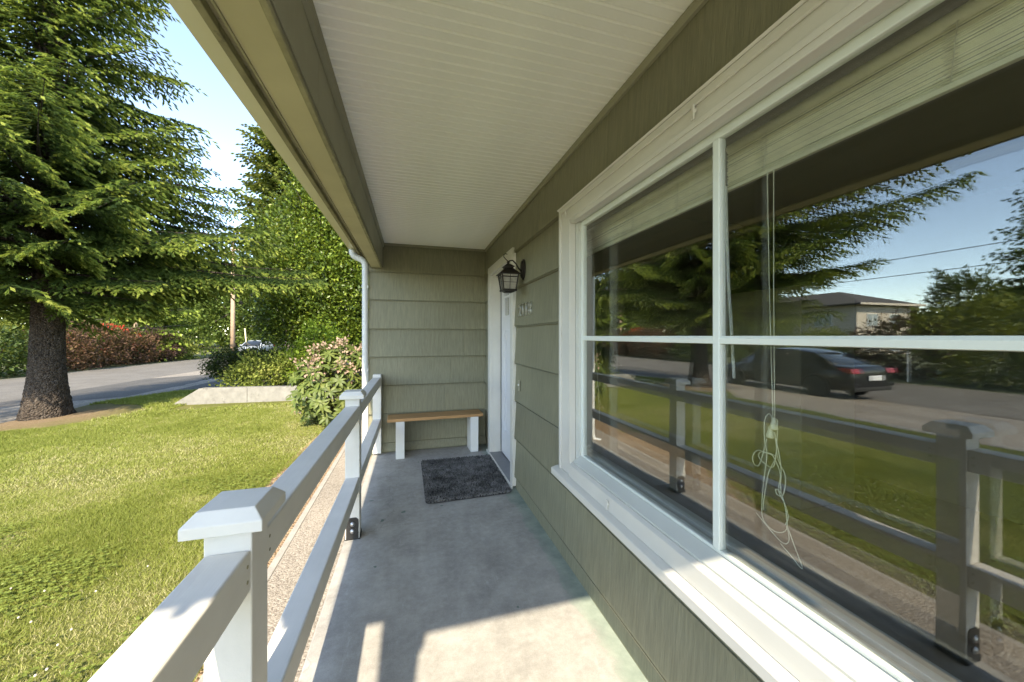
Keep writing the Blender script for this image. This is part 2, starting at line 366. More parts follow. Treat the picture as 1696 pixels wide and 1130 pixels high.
# ------------------------------------------------------------------ the house with the porch
house = empty('porch_house', (0.9, 2, 0), label='olive green house with white trimmed porch, big window and front door', category='house')
house.location = (0, 0, 0)
RY = -1.2; RE = -.94                                    # where the porch roof ends behind the camera
COURSES = [-.25, .107, .446, .774, 1.105, 1.43, 1.765, 2.09, 2.43]
WX = .894; EY = 4.39
def course_panels(parent, axis, a0, a1, lo, hi, seed, flat=0):
    """one lapped course cut into long panels, each its own board: thick at its foot, thin at its head"""
    r = random.Random(seed); a = a0 - r.uniform(0, .8); L = 1.22
    while a < a1:
        b = a + L; p, q = max(a, a0), min(b, a1); a = b
        if q - p < .03: continue
        p += .001; q -= .001; top = hi + .012; th = .019 + r.uniform(-.0015, .0015)
        if axis == 'y':                                 # wall in the plane x = WX, facing -x
            prof = [(WX - th, lo + .0105), (WX - th + .009, lo + .009), (WX - th + .009, lo + .0045), (WX - th, lo + .003), (WX - th, lo), (WX + .012, lo), (WX + .012, top), (WX + .002, top)]
            MB().prism(prof, p, q, 'y').build('siding_panel', SIDING, parent)
        else:                                           # wall in the plane y = EY, facing -y
            prof = [(EY - th, lo + .0105), (EY - th + .009, lo + .009), (EY - th + .009, lo + .0045), (EY - th, lo + .003), (EY - th, lo), (EY + .012, lo), (EY + .012, top), (EY + .002, top)]
            MB().prism(prof, p, q, 'x').build('siding_panel', SIDING, parent)
# openings in the long wall: window casing y -.18..1.98 z .51..2.09, door y 3.03..4.10 z 0..2.137
fw = MB()
X0, X1 = WX + .013, WX + .056
for (ya, yb, za, zb) in [(-2.2, -.12, -.3, 2.6), (-.12, 1.92, -.3, .56), (-.12, 1.92, 2.04, 2.6), (1.92, 3.08, -.3, 2.6), (3.08, 4.06, 2.08, 2.6), (3.08, 4.06, -.3, -.02), (4.06, 4.40, -.3, 2.6)]:
    fw.box(X0, X1, ya, yb, za, zb)
front = fw.build('front_wall', SIDING, house)
for i in range(len(COURSES) - 1):
    lo, hi = COURSES[i], min(COURSES[i + 1], 2.44)
    for (ya, yb, za, zb) in [(-2.2, -.17, -1, 9), (-.17, 1.97, -1, .53), (-.17, 1.97, 2.08, 9), (1.97, 3.04, -1, 9), (3.04, 4.09, 2.13, 9), (4.09, EY - .002, -1, 9)]:
        l2, h2 = max(lo, za), min(hi, zb)
        if h2 - l2 > .02: course_panels(front, 'y', ya, yb, l2, h2 - (.012 if h2 == zb else 0), i * 7 + 3)
endw = MB().box(-.463, WX + .012, EY + .013, EY + .12, -.3, 2.6).build('end_wall', SIDING, house)
for i in range(len(COURSES) - 1):
    course_panels(endw, 'x', -.475, WX - .004, max(COURSES[i], 0.003), COURSES[i + 1], i * 5 + 1)
MB().box(-.4745, -.4635, EY + .002, 9.5, -.3, 2.4).build('side_wall', SIDING, house)
MB().box(-.4745, 8, 9.5, 9.6, -.3, 2.4).build('rear_wall', SIDING, house)
# ceiling of beaded boards
ceil = MB().box(-.33, WX + .02, RY, EY + .02, 2.447, 2.46).build('porch_ceiling', CEILW, house)
bw = .0485
prof = [(.0008, 2.4465), (.0008, 2.435), (.003, 2.432), (bw - .0115, 2.432), (bw - .010, 2.436), (bw - .010, 2.4465)]
profb = [(bw - .0093, 2.4465), (bw - .0093, 2.433), (bw - .0075, 2.4290), (bw - .0048, 2.4275), (bw - .0022, 2.4290), (bw - .0006, 2.433), (bw - .0006, 2.4465)]
BEADLIT = mat('bead_lit_tone', (.97, .955, .91), .35, .03, 3)  # paler than the boards: light catching the beads is put into the colour
b0 = MB().prism(prof, -.318, WX - .002, 'x').build('ceiling_board', CEILW, ceil)
b1_ = MB().prism(profb, -.318, WX - .002, 'x').build('ceiling_bead', BEADLIT, ceil)
nb = int((EY - RY) / bw)
for i in range(nb):
    o = b0 if i == 0 else dup(b0, ceil)
    o.location = (0, EY - .002 - (i + 1) * bw, 0)
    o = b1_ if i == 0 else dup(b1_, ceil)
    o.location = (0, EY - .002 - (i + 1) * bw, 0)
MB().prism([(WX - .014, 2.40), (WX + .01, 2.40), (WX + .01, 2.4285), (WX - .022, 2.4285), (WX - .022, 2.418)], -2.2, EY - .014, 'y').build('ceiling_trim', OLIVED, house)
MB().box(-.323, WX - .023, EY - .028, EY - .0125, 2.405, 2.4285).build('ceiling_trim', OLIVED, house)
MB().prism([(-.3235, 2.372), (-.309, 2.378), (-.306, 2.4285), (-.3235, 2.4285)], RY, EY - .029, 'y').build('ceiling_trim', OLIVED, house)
# beam: core, inner face boards, underside, worn strips
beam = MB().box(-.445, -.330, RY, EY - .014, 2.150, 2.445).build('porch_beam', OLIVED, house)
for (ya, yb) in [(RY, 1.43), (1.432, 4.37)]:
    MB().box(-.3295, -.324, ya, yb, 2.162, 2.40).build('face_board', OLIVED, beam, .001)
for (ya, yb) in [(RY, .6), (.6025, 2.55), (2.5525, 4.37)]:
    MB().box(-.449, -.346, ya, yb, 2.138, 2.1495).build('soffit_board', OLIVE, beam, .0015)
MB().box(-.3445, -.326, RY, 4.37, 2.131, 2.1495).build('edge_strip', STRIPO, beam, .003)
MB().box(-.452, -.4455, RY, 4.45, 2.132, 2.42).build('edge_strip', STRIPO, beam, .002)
MB().box(-.598, -.454, RE, 4.45, 2.325, 2.34).build('eave_soffit', FASC, house)
MB().box(-.600, -.575, RE, 4.45, 2.295, 2.3245).build('fascia', FASC, house, .003)
gp = [(-.606, 2.45), (-.606, 2.335), (-.690, 2.335), (-.702, 2.36), (-.735, 2.40), (-.740, 2.44), (-.730, 2.445), (-.732, 2.405), (-.699, 2.365), (-.687, 2.339), (-.610, 2.339), (-.610, 2.45)]
gut = MB().prism(gp, RE - .02, 4.47, 'y').build('gutter', GUTM, house)
MB().prism([(-.606, 2.45), (-.606, 2.333), (-.690, 2.333), (-.702, 2.36), (-.735, 2.40), (-.740, 2.45)], 4.4705, 4.474, 'y').build('end_cap', GUTM, gut)
# roof slab: its end edge makes the shade line on the porch floor
rp = [(-.452, 2.47), (4.0, 3.9), (8.6, 2.45), (8.74, 2.45), (4.0, 4.05), (-.452, 2.60)]
MB().prism([(-.745, 2.453), (-.4525, 2.453), (-.4525, 2.598), (-.745, 2.503)], RE, 9.9, 'y').build('eave', ROOFM, house)
MB().prism(rp, RY, 9.9, 'y').build('roof', ROOFM, house)
MB().prism([(.905, 3.0), (.905, 2.62), (4.0, 3.88), (8.6, 2.45), (8.74, 2.45), (4.0, 4.05)], -2.2, RY - .003, 'y').build('roof', ROOFM, house)
MB().box(.91, 8, -1.9, -1.8, -.3, 2.46).build('gable_wall', SIDING, house)
MB().box(7.9, 8, -1.8, 9.5, -.3, 2.46).build('back_wall', SIDING, house)
# downspout with its two elbows
ds = [(-.648, 4.37, 2.34), (-.648, 4.37, 2.305), (-.645, 4.372, 2.285), (-.632, 4.374, 2.262), (-.61, 4.376, 2.248), (-.56, 4.376, 2.228), (-.532, 4.376, 2.208), (-.517, 4.376, 2.178), (-.512, 4.376, 2.14)]
ds += [(-.512, 4.376, 2.0), (-.512, 4.376, 1.0), (-.512, 4.376, .02), (-.53, 4.36, -.05), (-.60, 4.30, -.07)]
MB().tube(ds, .036, 12).build('downspout', DSPM, house, 0, True)
for z in (1.9, .95):
    MB().box(-.548, -.476, 4.350, 4.354, z, z + .03).build('downspout_strap', DSPM, house, .001)
# the roof post at the near end of the beam
MB().box(-.32, -.13, -1.19, -1.10, .001, 2.13).build('roof_post', WHITE, house, .004)

# ------------------------------------------------------------------ window
WY0, WY1 = -.03, 1.83
win = MB()
win = bpy.data.objects.new('picture_window', None); link(win, house)
def part(mb, name, m, par, bev=0, sm=False, **k): return mb.build(name, m, par, bev, sm, **k)
cz0, cz1 = .565, 2.095
# casing: outer back band + flat + inner bead
for (nm, ya, yb, za, zb) in [('casing', 1.842, 1.978, .566, 2.095), ('casing', -.18, -.043, .566, 2.095)]:
    part(MB().box(.858, .892, ya, yb, za, zb - .137 if False else zb), nm, TRIMW, win, .003)
part(MB().box(.858, .892, -.0425, 1.8415, 1.985, 2.095), 'casing', TRIMW, win, .003)
part(MB().box(.848, .8575, 1.953, 1.982, .566, 2.098), 'back_band', TRIMW, win, .003)
part(MB().box(.848, .8575, -.18, 1.9525, 2.070, 2.098), 'back_band', TRIMW, win, .003)
part(MB().prism([(.846, 2.0985), (.895, 2.0985), (.895, 2.108), (.840, 2.104)], -.2, 1.99), 'drip_cap', TRIMW, win, .001)
part(MB().box(.853, .8575, 1.842, 1.862, .641, 2.005), 'inner_bead', TRIMW, win, .002)
part(MB().box(.853, .8575, -.04, 1.8615, 2.0055, 2.025), 'inner_bead', TRIMW, win, .002)
# sill nosing, stool, apron slope
part(MB().prism([(.815, .520), (.893, .515), (.893, .566), (.852, .566), (.817, .556), (.815, .552)], -.22, 2.02), 'sill', TRIMW, win, .002)
part(MB().prism([(.846, .5665), (.893, .5665), (.893, .640), (.868, .640), (.852, .630)], -.04, 1.8415), 'stool', TRIMW, win, .003)
part(MB().prism([(.872, .6405), (.960, .6405), (.960, .680), (.9165, .676), (.872, .648)], WY0, WY1), 'sloped_sill', JAMBG, win, .001)
# jambs and head
part(MB().box(.8925, .948, 1.8305, 1.8425, .6405, 2.0), 'jamb', JAMBG, win); part(MB().box(.8925, .948, -.0425, -.0305, .6405, 2.0), 'jamb', JAMBG, win)
part(MB().box(.905, .945, 1.818, 1.830, .677, 1.99), 'stop', JAMBG, win, .002)
part(MB().box(.8925, .948, -.03, 1.830, 1.992, 2.0), 'head_jamb', JAMBG, win)
part(MB().box(.9505, 1.09, -.2, 2.1, .60, .640), 'inner_sill', JAMBG, win)
# sash frame with muntins
sx0, sx1 = .913, .938
part(MB().box(sx0, sx1, 1.795, 1.8175, .678, 1.991), 'sash_stile', SASHW, win, .003); part(MB().box(sx0, sx1, WY0 + .001, .01, .678, 1.991), 'sash_stile', SASHW, win, .003)
part(MB().box(sx0, sx1, .0105, 1.7945, 1.962, 1.991), 'sash_rail', SASHW, win, .003); part(MB().box(sx0, sx1, .0105, 1.7945, .678, .69), 'sash_rail', SASHW, win, .003)
MU = .895
part(MB().box(.910, .936, MU - .013, MU + .013, .6905, 1.9615), 'muntin', SASHW, win, .003)
for (ya, yb) in [(.011, MU - .0135), (MU + .0135, 1.794)]:
    part(MB().prism([(.912, 1.327), (.936, 1.325), (.936, 1.347), (.914, 1.351), (.909, 1.343)], ya, yb), 'muntin', SASHW, win, .001)
for (ya, yb) in [(.0105, MU - .013), (MU + .013, 1.7945)]:
    for (za, zb) in [(.6905, 1.325), (1.351, 1.9615)]:
        part(MB().box(.924, .928, ya, yb, za, zb), 'pane', GLASS_O, win)
# second, inner glazing
ix = 1.008
part(MB().box(ix - .012, ix + .014, 2.07, 2.10, .6405, 2.08), 'inner_stile', SASHW, win, .002)
part(MB().box(ix - .012, ix + .014, -.2, -.17, .6405, 2.08), 'inner_stile', SASHW, win, .002)
for (ya, yb) in [(-.17, 2.07)]:
    o = part(MB().box(ix - .002, ix + .002, ya, yb, .6405, 2.08), 'inner_pane', GLASS_I, win)
    part(MB().box(ix - .012, ix + .014, ya + .0005, yb - .0005, .6405, .668), 'inner_rail', SASHW, win, .002)
# small turn buttons that hold the storm window
for (y, z) in [(1.88, 2.055), (.92, 2.055), (1.42, .6)]:
    x = .8565 if z > 1 else .849
    t = MB(); t.lathe([(.002, 0), (.008, -.002), (.008, -.008), (.003, -.01)], (x, y, z), 10, 'x'); t.box(x - .012, x - .007, y - .006, y + .006, z - .028, z + .02)
    part(t, 'turn_button', TRIMW, win, .002)
# room behind
rm = [('room_wall', ROOM, (4.2, 4.3, -1.7, 4.5, 0, 2.5)), ('room_wall', ROOM, (.951, 4.2, -1.79, -1.7, 0, 2.5)), ('room_wall', ROOM, (.951, 4.2, 2.75, 2.85, 0, 2.5)),
      ('room_floor', ROOMF, (.951, 4.2, -1.7, 2.75, -.05, 0)), ('room_ceiling', ROOM, (.951, 4.2, -1.7, 2.75, 2.44, 2.5))]
for n_, m_, b_ in rm: MB().box(*b_).build(n_, m_, house)
cab = MB().box(2.9, 3.5, 2.05, 2.745, 0.002, 1.75)
cab.build('tall_cabinet', ROOM2, None, .01, label='tan cupboard dimly seen inside the room behind the window', category='cupboard')

# ------------------------------------------------------------------ door
dr = bpy.data.objects.new('front_door', None); link(dr, house)
D0, D1, DX = 3.16, 3.985, .995
part(MB().box(.858, .893, 3.998, 4.098, 0.02, 2.1385), 'casing', TRIMW, dr, .003); part(MB().box(.858, .893, 3.035, 3.118, 0.02, 2.1385), 'casing', TRIMW, dr, .003)
part(MB().box(.858, .893, 3.1185, 3.9975, 2.05, 2.1385), 'casing', TRIMW, dr, .003)
part(MB().box(.8935, 1.05, 3.998, 4.02, 0.02, 2.06), 'jamb', TRIMW, dr); part(MB().box(.8935, 1.05, 3.118, 3.14, 0.02, 2.06), 'jamb', TRIMW, dr)
part(MB().box(.8935, 1.05, 3.1405, 3.9975, 2.03, 2.06), 'jamb', TRIMW, dr)
part(MB().box(DX - .006, DX + .03, 3.9865, 3.9975, .03, 2.03), 'weatherstrip', GAPM, dr); part(MB().box(DX - .006, DX + .03, 3.1405, 3.159, .03, 2.03), 'weatherstrip', GAPM, dr)
part(MB().box(.8585, 1.04, 3.1185, 3.9975, .001, .02), 'threshold', THRESH, dr, .002)
part(MB().box(.842, .8575, 3.02, 4.11, .001, .026), 'sill_board', TRIMW, dr, .003)
# slab: stiles, rails, panel, lites
sl_ = MB()
cols = [3.315, 3.485, 3.66, 3.835]
for (ya, yb, za, zb) in [(D0, 3.315, .03, 2.025), (3.835, D1, .03, 2.025), (3.315, 3.835, 1.985, 2.025), (3.315, 3.835, 1.42, 1.575), (3.315, 3.835, .03, .30)]:
    sl_.box(DX, DX + .04, ya, yb, za, zb)
slab = part(sl_, 'door_slab', DOORW, dr)
part(MB().box(DX + .012, DX + .03, 3.3155, 3.8345, .3005, 1.4195), 'panel', DOORW, slab)
for (ya, yb, za, zb) in [(3.3155, 3.33, .3005, 1.4195), (3.82, 3.8345, .3005, 1.4195), (3.3305, 3.8195, .3005, .315), (3.3305, 3.8195, 1.405, 1.4195)]:
    part(MB().box(DX + .003, DX + .0115, ya, yb, za, zb), 'panel_moulding', DOORW, slab, .003)
for y in (3.4875, 3.6625): part(MB().box(DX + .004, DX + .034, y - .0125, y + .0125, 1.5755, 1.9845), 'glazing_bar', DOORW, slab)
for a, b in [(3.3155, 3.4745), (3.5005, 3.6495), (3.6755, 3.8345)]:
    part(MB().box(DX + .004, DX + .034, a, b, 1.768, 1.793), 'glazing_bar', DOORW, slab)
    for za, zb in [(1.5755, 1.7675), (1.7935, 1.9845)]: part(MB().box(DX + .016, DX + .02, a, b, za, zb), 'pane', GLASS_D, slab)
part(MB().lathe([(.004, 0), (.026, -.003), (.026, -.008), (.010, -.012), (.009, -.04), (.024, -.05), (.027, -.06), (.02, -.072), (.004, -.075)], (DX - .001, 3.23, .98), 14, 'x'), 'door_handle', CHROME, dr, 0, True)
part(MB().lathe([(.004, 0), (.024, -.003), (.024, -.012), (.006, -.016)], (DX - .001, 3.23, 1.12), 14, 'x'), 'deadbolt', CHROME, dr, 0, True)
MB().box(1.10, 1.12, 2.86, 4.38, .0, 2.44).build('hall_partition', ROOM, house)

# ------------------------------------------------------------------ railing
rail = empty('porch_railing', (-.38, .945, 0), label='white post and rail porch railing with flat capped posts', category='railing')
rail.location = (0, 0, 0)
px0, px1 = -.424, -.335; pc = (px0 + px1) / 2
posts = [.945, 2.605, 4.325]
for i, y in enumerate(posts):
    last = i == 2; y1 = y + .0445 if not last else 4.3755; y0 = y - .0445 if not last else 4.287
    p = MB().box(px0, px1, y0, y1, .004 if not last else .02, .935 if not last else .90).build('post', RAILW, rail, .003)
    if last: continue
    c = MB(); c.frustum((pc, y), .074, .074, .9355, .958); MB.frustum(c, (pc, y), .074, .052, .958, .984)
    cm = MB(); hw = .074
    cm.v = [(pc + sx * hw, y + sy * hw, .9355) for sx, sy in ((-1, -1), (1, -1), (1, 1), (-1, 1))] + [(pc + sx * hw, y + sy * hw, .959) for sx, sy in ((-1, -1), (1, -1), (1, 1), (-1, 1))] + [(pc + sx * .053, y + sy * .053, .983) for sx, sy in ((-1, -1), (1, -1), (1, 1), (-1, 1))]
    cm.f = [(3, 2, 1, 0)] + [(k, (k + 1) % 4, 4 + (k + 1) % 4, 4 + k) for k in range(4)] + [(4 + k, 4 + (k + 1) % 4, 8 + (k + 1) % 4, 8 + k) for k in range(4)] + [(8, 9, 10, 11)]
    cm.build('post_cap', RAILW, p, .002)
    b = MB(); b.prism([(px0 + .006, 0.002), (px1 - .006, .002), (px1 - .006, .132), (px1 - .022, .146), (px0 + .022, .146), (px0 + .006, .132)], y - .0475, y - .0447, 'y')
    b.prism([(px0 + .006, 0.002), (px1 - .006, .002), (px1 - .006, .132), (px1 - .022, .146), (px0 + .022, .146), (px0 + .006, .132)], y + .0447, y + .0475, 'y')
    b.box(px0 - .004, px1 + .004, y - .0475, y + .0475, .0005, .0035)
    b.box(px0 - .003, px0 - .0005, y - .0475, y + .0475, .0035, .026); b.box(px1 + .0005, px1 + .003, y - .0475, y + .0475, .0035, .026)
    b.build('base_bracket', BLACKM, p)
    for zb_ in (.058, .104):
        MB().lathe([(.002, -.012), (.009, -.0105), (.013, -.006), (.016, -.003), (.016, 0)], (pc + .002, y - .048, zb_), 12, 'y').build('bolt', STEEL, p, 0, True)
for a, b in [(-1.143, .945), (.945, 2.605), (2.605, 4.325)]:
    ya, yb = a + .045, b - .045 if b < 4 else 4.2865
    MB().box(px0 + .001, px1 - .002, ya, yb, .795, .886).build('top_rail', RAILW, rail, .006, seg=3)
    MB().box(px0 + .001, px1 - .002, ya, yb, .322, .412).build('lower_rail', RAILW, rail, .006, seg=3)
for (y_, z_) in [(yy_ + s_ * .062, zz2) for yy_ in (.945, 2.605) for s_ in (-1, 1) for zz2 in (.825, .858, .35, .385)]:
    MB().lathe([(.0042, -.0002), (.0042, .0006), (.001, .0009)], (px1 - .0018, y_, z_), 8, 'x').build('screw', FASC, rail)
MB().box(px0 + .001, px1 - .002, 4.2875, 4.375, .9005, .915).build('top_rail', RAILW, rail, .003)

# ------------------------------------------------------------------ bench, mat, lantern, numbers, bell
bench = empty('bench', (.29, 4.22, 0), label='narrow wooden bench with white slab legs against the end wall', category='bench')
o = MB().box(-.26, .80, 4.09, 4.35, .413, .445).build('seat', BENCHW, bench, .003); o.matrix_parent_inverse = bench.matrix_world.inverted()
bench.rotation_euler[2] = 0
for xa in (-.172, .655):
    o = MB().box(xa, xa + .092, 4.105, 4.335, .001, .4125).build('leg', WHITE, bench, .003)
for ch in bench.children: ch.matrix_parent_inverse = Matrix.Translation((-.29, -4.22, 0))
bench.rotation_euler[2] = R(1.5)

def rug():
    g = rng; n = 15000
    cs = np.array([(.094, 3.945), (.107, 2.915), (.832, 2.935), (.862, 3.925)])
    # rounded outline, pile surface
    import itertools
    def P(u, v): return (1 - u)[:, None] * ((1 - v)[:, None] * cs[0] + v[:, None] * cs[1]) + u[:, None] * ((1 - v)[:, None] * cs[3] + v[:, None] * cs[2])
    base = MB(); out = []
    rr = .06
    for (cu, cv, a0) in [(rr, 1 - rr, 90), (1 - rr, 1 - rr, 0), (1 - rr, rr, -90), (rr, rr, -180)]:
        for k in range(6):
            a = R(a0 + 90 - k * 18) if False else R(a0 + 90 * (1 - k / 5))
            out.append((cu + rr * math.cos(a), cv + rr * .75 * math.sin(a)))
    U = P(np.array([q[0] for q in out]), np.array([q[1] for q in out]))
    base.prism([tuple(p) for p in U], .001, .012, 'z')
    rug_ = base.build('doormat', RUG, None, .003, label='dark charcoal shag doormat in front of the door', category='doormat')
    u = g.random(n) * .985 + .0075; v = g.random(n) * .985 + .0075
    keep = ~(((u < rr) | (u > 1 - rr)) & ((v < rr * .75) | (v > 1 - rr * .75)) & (np.hypot(np.minimum(u, 1 - u) - rr, (np.minimum(v, 1 - v) - rr * .75) / .75) > rr))
    u, v = u[keep], v[keep]; n = len(u)
    p = np.concatenate([P(u, v), np.full((n, 1), .0115)], 1)
    a = g.random(n) * 6.283; d = np.stack([np.cos(a), np.sin(a), np.zeros(n)], 1); lean = np.stack([g.normal(0, .006, n), g.normal(0, .006, n), .009 + g.random(n) * .006], 1)
    V = np.stack([p - d * .0045, p + d * .0045, p + lean + d * .003, p + lean - d * .003], 1).reshape(-1, 3)
    F = np.arange(4 * n).reshape(-1, 4)
    m = foliage('rug_tufts', (.055, .054, .053), (.34, .33, .32), None, .9, .05, .1)
    t = np.clip(vnoise(p[:, 0], p[:, 1], 14) * .55 + g.random(n) * .5 - .1, 0, 1)
    npmesh('pile', V, F, m, rug_, t, kind='stuff')
rug()

lan = empty('wall_lantern', (.86, 2.77, 1.89), label='dark bronze hooded wall lantern beside the front door', category='lantern')
def lp(mb, nm, m=IRON, bev=0, sm=False, par=None):
    o = mb.build(nm, m, par or lan, bev, sm)
    if par is None: o.matrix_parent_inverse = Matrix.Translation((-.86, -2.77, -1.89))
    return o
LX, LY = .748, 2.77
# oval back plate with stepped rim
bp_ = MB()
for (k, xx0, xx1) in [(1, .881, .868), (.82, .868, .858)]:
    pr = [(LY + .045 * k * math.cos(a), 1.893 + .085 * k * math.copysign(abs(math.sin(a)) ** .8, math.sin(a))) for a in np.linspace(0, 2 * math.pi, 20, endpoint=False)]
    bp_.prism(pr, xx0, xx1, 'x')
lp(bp_, 'back_plate', IRON, .002)
lp(MB().tube([(.86, LY, 1.88), (.835, LY, 1.90), (.815, LY, 1.935), (.785, LY, 1.962), (.76, LY, 1.958), (LX, LY, 1.94)], .006, 8), 'arm', IRON, 0, True)
lp(MB().tube([(LX - .004, LY, 1.955), (LX - .02, LY, 1.968), (LX - .036, LY, 1.985), (LX - .036, LY, 2.005), (LX - .02, LY, 2.014), (LX - .008, LY, 2.008)], .0035, 6), 'scroll', IRON, 0, True)
hood = MB(); hood.frustum((LX, LY), .079, .083, 1.842, 1.849); hood.frustum((LX, LY), .080, .036, 1.8492, 1.892)
hood.frustum((LX, LY), .034, .034, 1.8922, 1.905); hood.frustum((LX, LY), .044, .041, 1.9052, 1.911); hood.frustum((LX, LY), .040, .014, 1.9112, 1.932)
lp(hood, 'hood', IRON, .0015)
lp(MB().lathe([(.006, 1.932), (.012, 1.938), (.013, 1.946), (.008, 1.954), (.002, 1.958)], (LX, LY, 0), 10), 'finial', IRON, 0, True)
zt, zb = 1.8415, 1.722; wt_, wb_ = .066, .050
for sx in (-1, 1):
    for sy in (-1, 1):
        lp(MB().tube([(LX + sx * wb_, LY + sy * wb_, zb), (LX + sx * wt_, LY + sy * wt_, zt)], .0062, 4), 'corner_bar')
lp(MB().frustum((LX, LY), wb_ + .008, wb_ + .008, zb - .012, zb + .004), 'base', IRON, .0015)
lp(MB().frustum((LX, LY), wb_ * .9, wb_ * .5, zb - .0125, zb - .024), 'base', IRON, .001)
lp(MB().frustum((LX, LY), wb_ - .004, wt_ - .004, zb + .005, zt - .001), 'glass_shade', SEEDY)
for side in range(4):
    for kind in range(3):
        t = MB(); c, s_ = math.cos(side * math.pi / 2), math.sin(side * math.pi / 2)
        def Q(a, z):
            wv_ = wb_ + (wt_ - wb_) * (z - zb) / (zt - zb) - .001
            return (LX + c * wv_ - s_ * a * wv_, LY + s_ * wv_ + c * a * wv_, z)
        if kind == 0: t.tube([Q(0, zb + .004), Q(0, zt - .001)], .0026, 4)
        elif kind == 1: t.tube([Q(-.95, 1.779), Q(.95, 1.779)], .0026, 4)
        else: t.tube([Q(-.98, 1.822), Q(.98, 1.822)], .006, 4)
        lp(t, 'cage_bar')

num = empty('house_number', (.882, 2.73, 1.57), label='chrome house number 2118 on the siding beside the door', category='house number')
for k, ch in enumerate('2118'):
    cu = bpy.data.curves.new('digit', 'FONT'); cu.body = ch; cu.size = .14; cu.extrude = .006; cu.bevel_depth = .0015; cu.align_x = 'CENTER'
    tmp = bpy.data.objects.new('tmp', cu); COL.objects.link(tmp); dg = bpy.context.evaluated_depsgraph_get()
    me = bpy.data.meshes.new_from_object(tmp.evaluated_get(dg)); bpy.data.objects.remove(tmp)
    me.name = 'digit'; me.materials.clear(); me.materials.append(CHROME)
    o = bpy.data.objects.new('digit', me); link(o, num)
    o.matrix_local = Matrix.Translation((-.008, .125 - k * .085, -.052)) @ Matrix(((0, 0, -1, 0), (-1, 0, 0, 0), (0, 1, 0, 0), (0, 0, 0, 1)))
bell = empty('doorbell', (.876, 2.885, .93), label='small doorbell with a lit button on the siding by the door', category='doorbell')
o = MB().box(-.006, .002, -.014, .014, -.045, .045).build('plate', OLIVED, bell, .002)
MB().lathe([(.001, -.013), (.006, -.012), (.0085, -.0085), (.0085, -.006)], (0, 0, .008), 12, 'x').build('button', WHITE, bell, 0, True)

# ------------------------------------------------------------------ blinds behind the glass
def blind(y0, y1, lab, cords, wand):
    b = empty('roll_up_blind', (1.05, y0, 1.99), label=lab, category='blind', group='raised reed blinds in the window')
    inv = Matrix.Translation((-1.05, -y0, -1.99))
    def k(mb, nm, m, bev=0, sm=False):
        o = mb.build(nm, m, b, bev, sm); o.matrix_parent_inverse = inv; return o
    k(MB().tube([(1.052, y0 + .01, 1.988), (1.052, y1 - .01, 1.988)], .017, 12), 'head_tube', BLINDM, 0, True)
    n = 24; r = random.Random(int(y0 * 100))
    for i in range(n):
        z = 1.862 + i * .0046 + r.uniform(-.0008, .0008); x = 1.047 + r.uniform(-.0025, .0025)
        pts = [(x, y0 + .004 + r.uniform(0, .004), z + r.uniform(-.001, .001)), (x + .001, (y0 * 2 + y1) / 3, z + r.uniform(-.0012, .0012)), (x, (y0 + 2 * y1) / 3, z + r.uniform(-.0012, .0012)), (x, y1 - .004 - r.uniform(0, .004), z + r.uniform(-.001, .001))]
        k(MB().tube(pts, .0024, 5), 'slat', BLINDM)
    k(MB().box(1.040, 1.055, y0 + .002, y1 - .002, 1.846, 1.8585), 'bottom_bar', BLINDM, .002)
    for cyv in cords:
        pts = []
        for i in range(28):
            pts.append((1.042 - .001 * (i % 2), cyv + (.012 if i % 2 else -.012) + r.uniform(-.003, .003), 1.975 - i * .0045))
        k(MB().tube(pts, .0012, 4), 'lacing', CORD)
        k(MB().tube([(1.045, cyv - .008, 1.992), (1.0405, cyv - .010, 1.975), (1.0415, cyv, 1.86), (1.0415, cyv + .002, 1.846)], .0011, 4), 'lacing', CORD)
    return b, k
b1, k1 = blind(1.0, 2.02, 'cream reed blind raised behind the left pane of the window', (1.915, 1.52, 1.22), False)
b2, k2 = blind(-.15, .985, 'cream reed blind raised behind the right pane of the window', (.845, .45, .05), True)
k1(MB().tube([(1.04, 1.905, 1.85), (1.041, 1.90, 1.6), (1.04, 1.87, 1.2), (1.04, 1.845, .98), (1.04, 1.84, .95), (1.04, 1.825, .962), (1.04, 1.832, .985), (1.04, 1.842, .96), (1.04, 1.837, .86)], .0014, 5), 'pull_cord', CORD)
# twin pull cords, two acorn tassels and the loose tangle, right pane (pixel-read shape in the plane of the blind)
CY, CZ = .811, 1.10
def cpts(L, j=0): return [(1.036 + .004 * math.sin(i * 1.7 + j), CY - (x - 185) / 435 * .18, CZ - (z - 150) / 1130 * .47) for i, (x, z) in enumerate(L)]
def smoothp(P, n=5):
    P = [Vector(p) for p in P]; out = []
    for i in range(len(P) - 1):
        a, b, c, d = P[max(i - 1, 0)], P[i], P[i + 1], P[min(i + 2, len(P) - 1)]
        for q in range(n):
            t = q / n; out.append(.5 * ((2 * b) + (c - a) * t + (2 * a - 5 * b + 4 * c - d) * t * t + (3 * b - a - 3 * c + d) * t ** 3))
    out.append(P[-1]); return out
k2(MB().tube([(1.04, .832, 1.85), (1.039, .825, 1.5), (1.037, .812, CZ)], .0014, 5), 'pull_cord', CORD)
k2(MB().tube([(1.04, .812, 1.85), (1.04, .812, 1.5), (1.037, .807, CZ)], .0014, 5), 'pull_cord', CORD)
